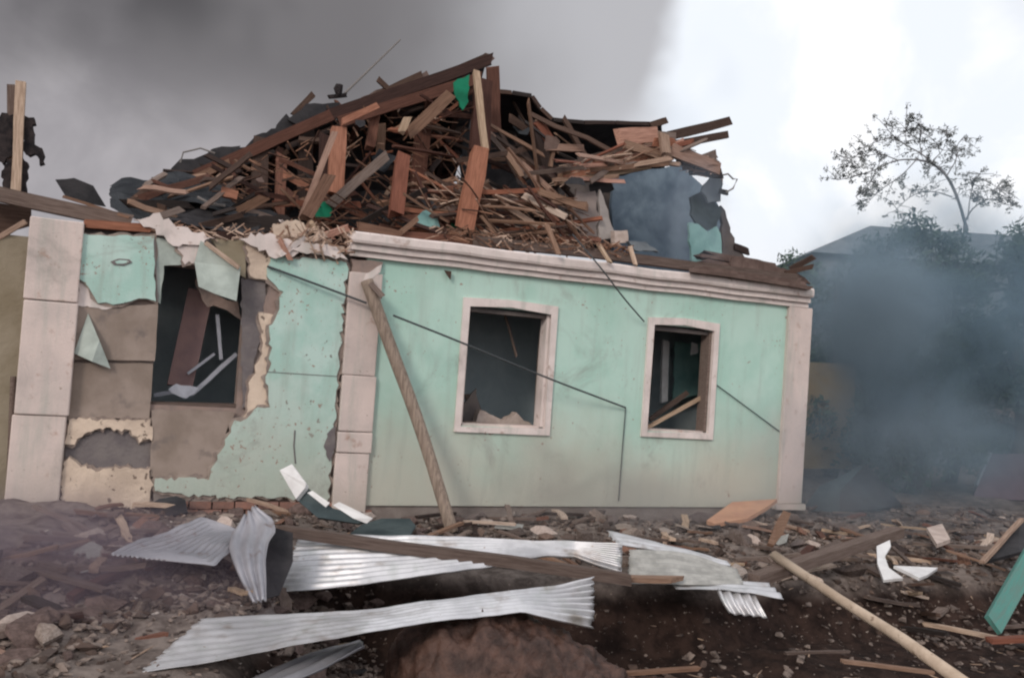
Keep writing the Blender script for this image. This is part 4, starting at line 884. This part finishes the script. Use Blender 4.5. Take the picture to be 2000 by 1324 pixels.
# scattered laths
lbm = []
for k in range(10):
    V, Fc = board_geo(1, .09, .04, rc, .5, .02); lbm.append((V, Fc))
shared = {}
for k in range(260):
    x, y, s = rub_pos(); ln = rc.uniform(.2, .8) * (1.5 if rc.random() < .1 else 1)
    if k < 45: x, y = rc.uniform(-3.6, -1.3), rc.uniform(4.9, 7.6)
    if k > 150: y = rc.uniform(8.5, 12.5); x = rc.uniform(-.8, 7)
    if not free(x, y) or (-2.75 < x < -.7 and 4.6 < y < 6.3): continue
    mt = rc.choice([WOODT, WOODG, WOODG, WOODP, WOODR, WOODD, WOODG, WOODG]); key = (k % 10, mt.name)
    if key not in shared: shared[key] = mesh('broken_lath', *lbm[k % 10], mt)
    M = Matrix.Translation((x, y, terrain(x, y) + .03 + rc.uniform(0, .05))) @ Matrix.Rotation(rc.uniform(0, 6.28), 4, 'Z') @ Matrix.Rotation(rc.uniform(-.25, .25), 4, 'Y') @ Matrix.Diagonal((ln, rc.uniform(.5, 1), rc.uniform(.5, 1), 1))
    o = link(bpy.data.objects.new('broken_lath', shared[key]), M)
    where = 'on the rubble heap at left' if x < -.6 else ('in the dug hollow' if terrain(x, y) < -.2 else ('right of the house' if (Vector((x, y, 0)) - OX).dot(AX) > 6.3 else 'in front of the house'))
    tag(o, f"{'long' if ln > .75 else ('longer' if ln > .42 else 'short')} {ADJ[mt.name]} broken lath {where}", 'lath', 'broken laths on the ground')
# fine rubble that nobody could count
import numpy as np
V, Fc = [], []
base = []
for mm in chm[:8]:
    base.append(([v.co.copy() for v in mm.vertices], [tuple(p.vertices) for p in mm.polygons]))
def scatter(name, cnt, mt, smin, smax, lab, splinter=False):
    V, Fc = [], []
    for k in range(cnt):
        x, y, _ = rub_pos()
        if k % 4 == 0: x, y = rc.uniform(-3.6, -.9), rc.uniform(4.5, 7.6)
        elif k % 4 == 1: x, y = rc.uniform(-1, 7), rc.uniform(8.6, 12)
        if not free(x, y): continue
        s = rc.uniform(smin, smax) * (1.6 if rc.random() < .1 else 1)
        if splinter and rc.random() < .45:
            x, y = rc.uniform(-1, 6), rc.uniform(5.2, 9.2)
            if not inpic(x, y, -.4): continue
        if s > .03 and under_sheet(x, y): continue
        bv, bf = rc.choice(base); n0 = len(V)
        M = Matrix.Translation((x, y, terrain(x, y) + s * .2)) @ Matrix.Rotation(rc.uniform(0, 6.28), 4, 'Z') @ Matrix.Rotation(rc.uniform(-.4, .4), 4, 'Y') @ Matrix.Diagonal((s * (rc.uniform(3, 9) if splinter else 1), s * rc.uniform(.5, 1), s * rc.uniform(.4, 1), 1))
        V += [M @ v for v in bv]; Fc += [tuple(n0 + i for i in f) for f in bf]
    me = mesh(name, V, Fc, mt); o = link(bpy.data.objects.new(name, me)); tag(o, lab, kind='stuff'); return o
GRAV = mat('fine_rubble', (.075, .056, .05), (.23, .18, .155), 9, .95, 0, .4, 30, contrast=(.42, .58))
GRAVP = mat('fine_pale_rubble', (.42, .36, .33), (.60, .54, .50), 5, .95, 0, .4, 30)
GRAVD = mat('fine_dark_rubble', (.05, .035, .03), (.12, .08, .065), 5, .95, 0, .4, 30)
scatter('rubble', 8500, GRAV, .015, .05, 'fine grey brown rubble over the whole ground')
scatter('rubble', 420, GRAVP, .008, .026, 'small pale crumbs of plaster over the ground')
scatter('rubble', 2200, GRAVD, .02, .06, 'dark clods of earth over the ground')
scatter('splinters', 420, mat('splinter_wood', (.36, .25, .18), (.20, .14, .11), 4, .9), .006, .014, 'thin wood splinters over the ground', True)
# ------------------------------------------------------------------ trees and buildings behind
rt = random.Random(21)
def leaves(name, centres, cnt, size, mt, parent):
    V, Fc = [], []
    for k in range(cnt):
        c, r = rt.choice(centres)
        v = Vector((rt.gauss(0, 1), rt.gauss(0, 1), rt.gauss(0, 1))).normalized() * r * (rt.random() ** .45)
        p = c + v; a = Vector((rt.gauss(0, 1), rt.gauss(0, 1), rt.gauss(0, 1))).normalized(); bq = a.orthogonal().normalized(); s = size * rt.uniform(.6, 1.4)
        n0 = len(V); V += [p - a * s, p + bq * s * .45, p + a * s, p - bq * s * .45]; Fc.append((n0, n0 + 1, n0 + 2, n0 + 3))
    return mkw(name, V, Fc, mt, parent, recalc=False)
def tree(px, dep, py_top, rad, lab, nclump=34, cnt=12000, size=.075):
    top = P(px, py_top, dep); base = Vector((top.x, top.y, 0)); base.z = terrain(base.x, base.y) - .05
    o = empty('leafy_tree', Matrix.Translation(base)); tag(o, lab, 'tree', 'dense trees in the smoke right of the house')
    h = top.z - base.z
    pts = [base + Vector((.15 * math.sin(i), .1 * math.cos(2 * i), h * .8 * i / 5)) for i in range(6)]
    tube('trunk', pts, [.17 - .024 * i for i in range(6)], BARK, o, 8)
    cs = []
    for k in range(nclump):
        zz = rt.uniform(.12, .93); rr = rad * math.sqrt(max(.05, 1 - abs(zz - .5) ** 2 * 2.4)) * rt.uniform(.2, 1); an = rt.uniform(0, 6.28)
        cc = base + Vector((rr * math.cos(an), rr * math.sin(an), h * zz)); cs.append((cc, rt.uniform(.35, .65)))
        if k < 8: tube('limb', [pts[2 + k % 3], (pts[2 + k % 3] + cc) / 2 + Vector((0, 0, .15)), cc], [.05, .035, .012], BARK, o, 5)
    leaves('crown', cs, cnt, size, LEAFD, o); return o
tree(1650, 19.5, 462, 1.5, 'dense dark tree in the smoke directly beside the right corner of the house')
tree(1760, 21.5, 425, 1.8, 'dense dark tree in the smoke second from the house')
tree(1885, 20.0, 405, 1.9, 'dense dark tree in the smoke below the sparse fruit tree')
tree(2000, 18.5, 405, 1.7, 'dense dark tree in the smoke at the right picture edge')
tree(1800, 17.5, 640, 1.3, 'low dark bush like tree in front of the taller trees in the smoke', 20, 4500)
# sparse fruit tree
ft = empty('fruit_tree', Matrix.Translation(Vector((P(1890, 700, 29).x, P(1890, 700, 29).y, 0)))); tag(ft, 'sparse nearly bare fruit tree standing against the white sky', 'tree')
DT = 29
def br(pts, r0, r1):
    Pp = smooth_line([P(a, b_, DT + rt.uniform(-.4, .4)) for a, b_ in pts]); n = len(Pp)
    tube('limb', Pp, [.75 * (r0 + (r1 - r0) * i / (n - 1)) for i in range(n)], BARKF, ft, 6); return Pp
base = Vector((P(1890, 700, 29).x, P(1890, 700, 29).y, -.1))
tube('trunk', smooth_line([base, base + Vector((.1, 0, 1.5)), P(1888, 620, DT), P(1886, 440, DT)]), [.16] * 4 + [.13] * 4 + [.10] * 3 + [.085] * 2 if False else .08, BARKF, ft, 8)
limbs = [br(q, a, c) for q, a, c in (
 ([(1886, 440), (1872, 390), (1850, 342), (1820, 318), (1790, 312)], .08, .04), ([(1790, 312), (1750, 312), (1710, 332), (1670, 345), (1635, 352)], .04, .012),
 ([(1835, 330), (1800, 300), (1770, 285), (1740, 262), (1728, 245)], .04, .01), ([(1800, 300), (1795, 275), (1800, 248)], .025, .01),
 ([(1790, 312), (1760, 345), (1720, 370), (1690, 400)], .03, .01), ([(1860, 385), (1820, 372), (1780, 380), (1745, 415)], .03, .01),
 ([(1886, 430), (1900, 405), (1935, 385), (1965, 400), (1980, 402)], .04, .01), ([(1890, 430), (1895, 380), (1905, 350), (1915, 340)], .03, .01),
 ([(1850, 342), (1870, 310), (1868, 285), (1880, 270)], .03, .01), ([(1750, 312), (1720, 300), (1690, 305), (1650, 310)], .025, .008),
 ([(1770, 285), (1768, 255), (1770, 225)], .02, .006), ([(1710, 332), (1700, 360), (1670, 385)], .02, .006), ([(1740, 270), (1715, 275), (1685, 290), (1660, 320)], .02, .006),
 ([(1820, 318), (1845, 290), (1850, 262)], .02, .006), ([(1935, 385), (1945, 365), (1955, 372)], .015, .006))]
cl = []; tw = 0
for Pp in limbs:
    for k in range(20):
        i = rt.randrange(len(Pp) // 3, len(Pp)); p = Pp[i]
        d = Vector((rt.uniform(-1, 1), rt.uniform(-.6, .6), rt.uniform(-.7, .9))).normalized() * rt.uniform(.2, .75)
        q = [p, p + d * .5 + Vector((0, 0, .05)), p + d]
        tube('twig', q, [.012, .009, .006], BARKF, ft, 4)
        cl += [(p + d * rt.uniform(.4, 1), rt.uniform(.07, .17)) for _ in range(2)]
leaves('crown', cl, 5600, .055, LEAFB, ft)
# neighbour building and ochre wall
nb = empty('neighbour_house', Matrix.Translation(P(1640, 800, 27))); tag(nb, 'hazy grey roofed house mostly hidden behind the trees at right', 'house')
a = P(1560, 500, 27)
def nbx(name, x0, x1, y0, y1, z0, z1, mt):
    V = [(x, y, z) for z in (z0, z1) for x, y in ((x0, y0), (x1, y0), (x1, y1), (x0, y1))]
    mkw(name, V, [(0, 1, 5, 4), (1, 2, 6, 5), (2, 3, 7, 6), (3, 0, 4, 7), (4, 5, 6, 7), (3, 2, 1, 0)], mt, nb)
ea_, eb_ = P(1588, 492, 25), P(2120, 500, 25); ra_, rb_ = P(1700, 441, 27.5), P(2140, 430, 27.5)
ze, zr = ea_.z, ra_.z
nbx('wall', ea_.x + .3, eb_.x, 25.3, 30, -.2, ze, SLATE)
for k in range(4): nbx('window', ea_.x + 1.2 + k * 2.1, ea_.x + 2.0 + k * 2.1, 25.25, 25.29, 1.2, 2.6, ROOMD)
V = [(ea_.x, 25, ze), (eb_.x, 25, ze), (rb_.x, 27.5, zr), (ra_.x, 27.5, zr), (ea_.x, 30, ze), (eb_.x, 30, ze)]
mkw('roof', V, [(0, 1, 2, 3), (3, 2, 5, 4), (0, 3, 4), (1, 5, 2), (0, 4, 5, 1)], SLATE, nb)
yw = plate('garden_wall', [(1545, 705, 18.5), (1672, 712, 19), (1664, 915, 19), (1540, 915, 18.5)], .25, YWALL); tag(yw, 'ochre yellow wall piece in the smoke just right of the right pier', 'wall')
# ------------------------------------------------------------------ smoke
def smoke(name, c, r, dens, colr, nscale, lab, lo=.35, hi=.7, rotz=0, p=1.0):
    M = Matrix.Translation(c) @ Matrix.Rotation(rotz, 4, 'Z') @ Matrix.Diagonal((*r, 1))
    import bmesh
    b = bmesh.new(); bmesh.ops.create_icosphere(b, subdivisions=3, radius=1); me = bpy.data.meshes.new(name); b.to_mesh(me); b.free()
    mt = bpy.data.materials.new(name); mt.use_nodes = True; t = mt.node_tree; t.nodes.clear()
    o_ = nn(t, 'ShaderNodeOutputMaterial'); pv = nn(t, 'ShaderNodeVolumePrincipled'); lk(t, pv.outputs[0], o_.inputs['Volume'])
    pv.inputs['Color'].default_value = (*colr, 1); pv.inputs['Anisotropy'].default_value = .1
    tcn = nn(t, 'ShaderNodeTexCoord'); ln = nn(t, 'ShaderNodeVectorMath', operation='LENGTH'); lk(t, tcn.outputs['Object'], ln.inputs[0])
    fall = smooth(t, ln.outputs['Value'], .25, .98, 1, 0)
    g_ = nn(t, 'ShaderNodeNewGeometry')
    nz = smooth(t, noise_(t, g_.outputs['Position'], nscale, 5, .62, .8), lo, hi)
    lk(t, math_(t, 'MULTIPLY', math_(t, 'MULTIPLY', fall, nz), dens), pv.inputs['Density'])
    me.materials.append(mt)
    o = link(bpy.data.objects.new(name, me), M); tag(o, lab, kind='stuff'); return o
smoke('smoke', P(1830, 655, 15.6), (3.9, 1.8, 3.5), 1.5, (.42, .60, .76), .7, 'bluish smoke drifting beside the right end of the house', .30, .72)
smoke('smoke', P(1690, 610, 14.0), (1.8, 1.1, 1.75), 1.4, (.52, .68, .82), 1.0, 'paler blue smoke close to the right corner of the house', .25, .65)
smoke('smoke', P(1350, 430, 12.2), (.8, .7, 1.2), .8, (.60, .70, .84), 1.6, 'thin blue wisp of smoke rising from the right attic')
smoke('smoke', P(1328, 425, 11.8), (.20, .25, .95), 1.6, (.62, .71, .84), 2.2, 'narrow pale plume rising in front of the blue grey gable wall', .25, .6)
smoke('smoke', P(90, 1130, 6.2), (1.9, 1.3, .85), 1.1, (.46, .37, .45), 1.0, 'mauve smoke low over the left rubble heap', .30, .62)
smoke('smoke', P(1120, 930, 10.4), (1.6, .5, .7), .8, (.56, .51, .48), 1.8, 'faint grey smoke in front of the wall between the windows')
smoke('smoke', P(1350, 985, 10.6), (4.2, .7, .55), .5, (.66, .64, .66), .9, 'thin pale smoke lying along the foot of the front wall', .30, .65, YAW)
smoke('smoke', P(1760, 900, 11.6), (3.0, 1.6, 1.5), .34, (.56, .68, .80), .8, 'thin pale smoke drifting forward over the rubble at right', .28, .68)
smoke('smoke', P(1660, 960, 13.0), (1.7, .8, .6), .75, (.38, .47, .56), 1.2, 'low grey blue smoke at the foot of the right pier')
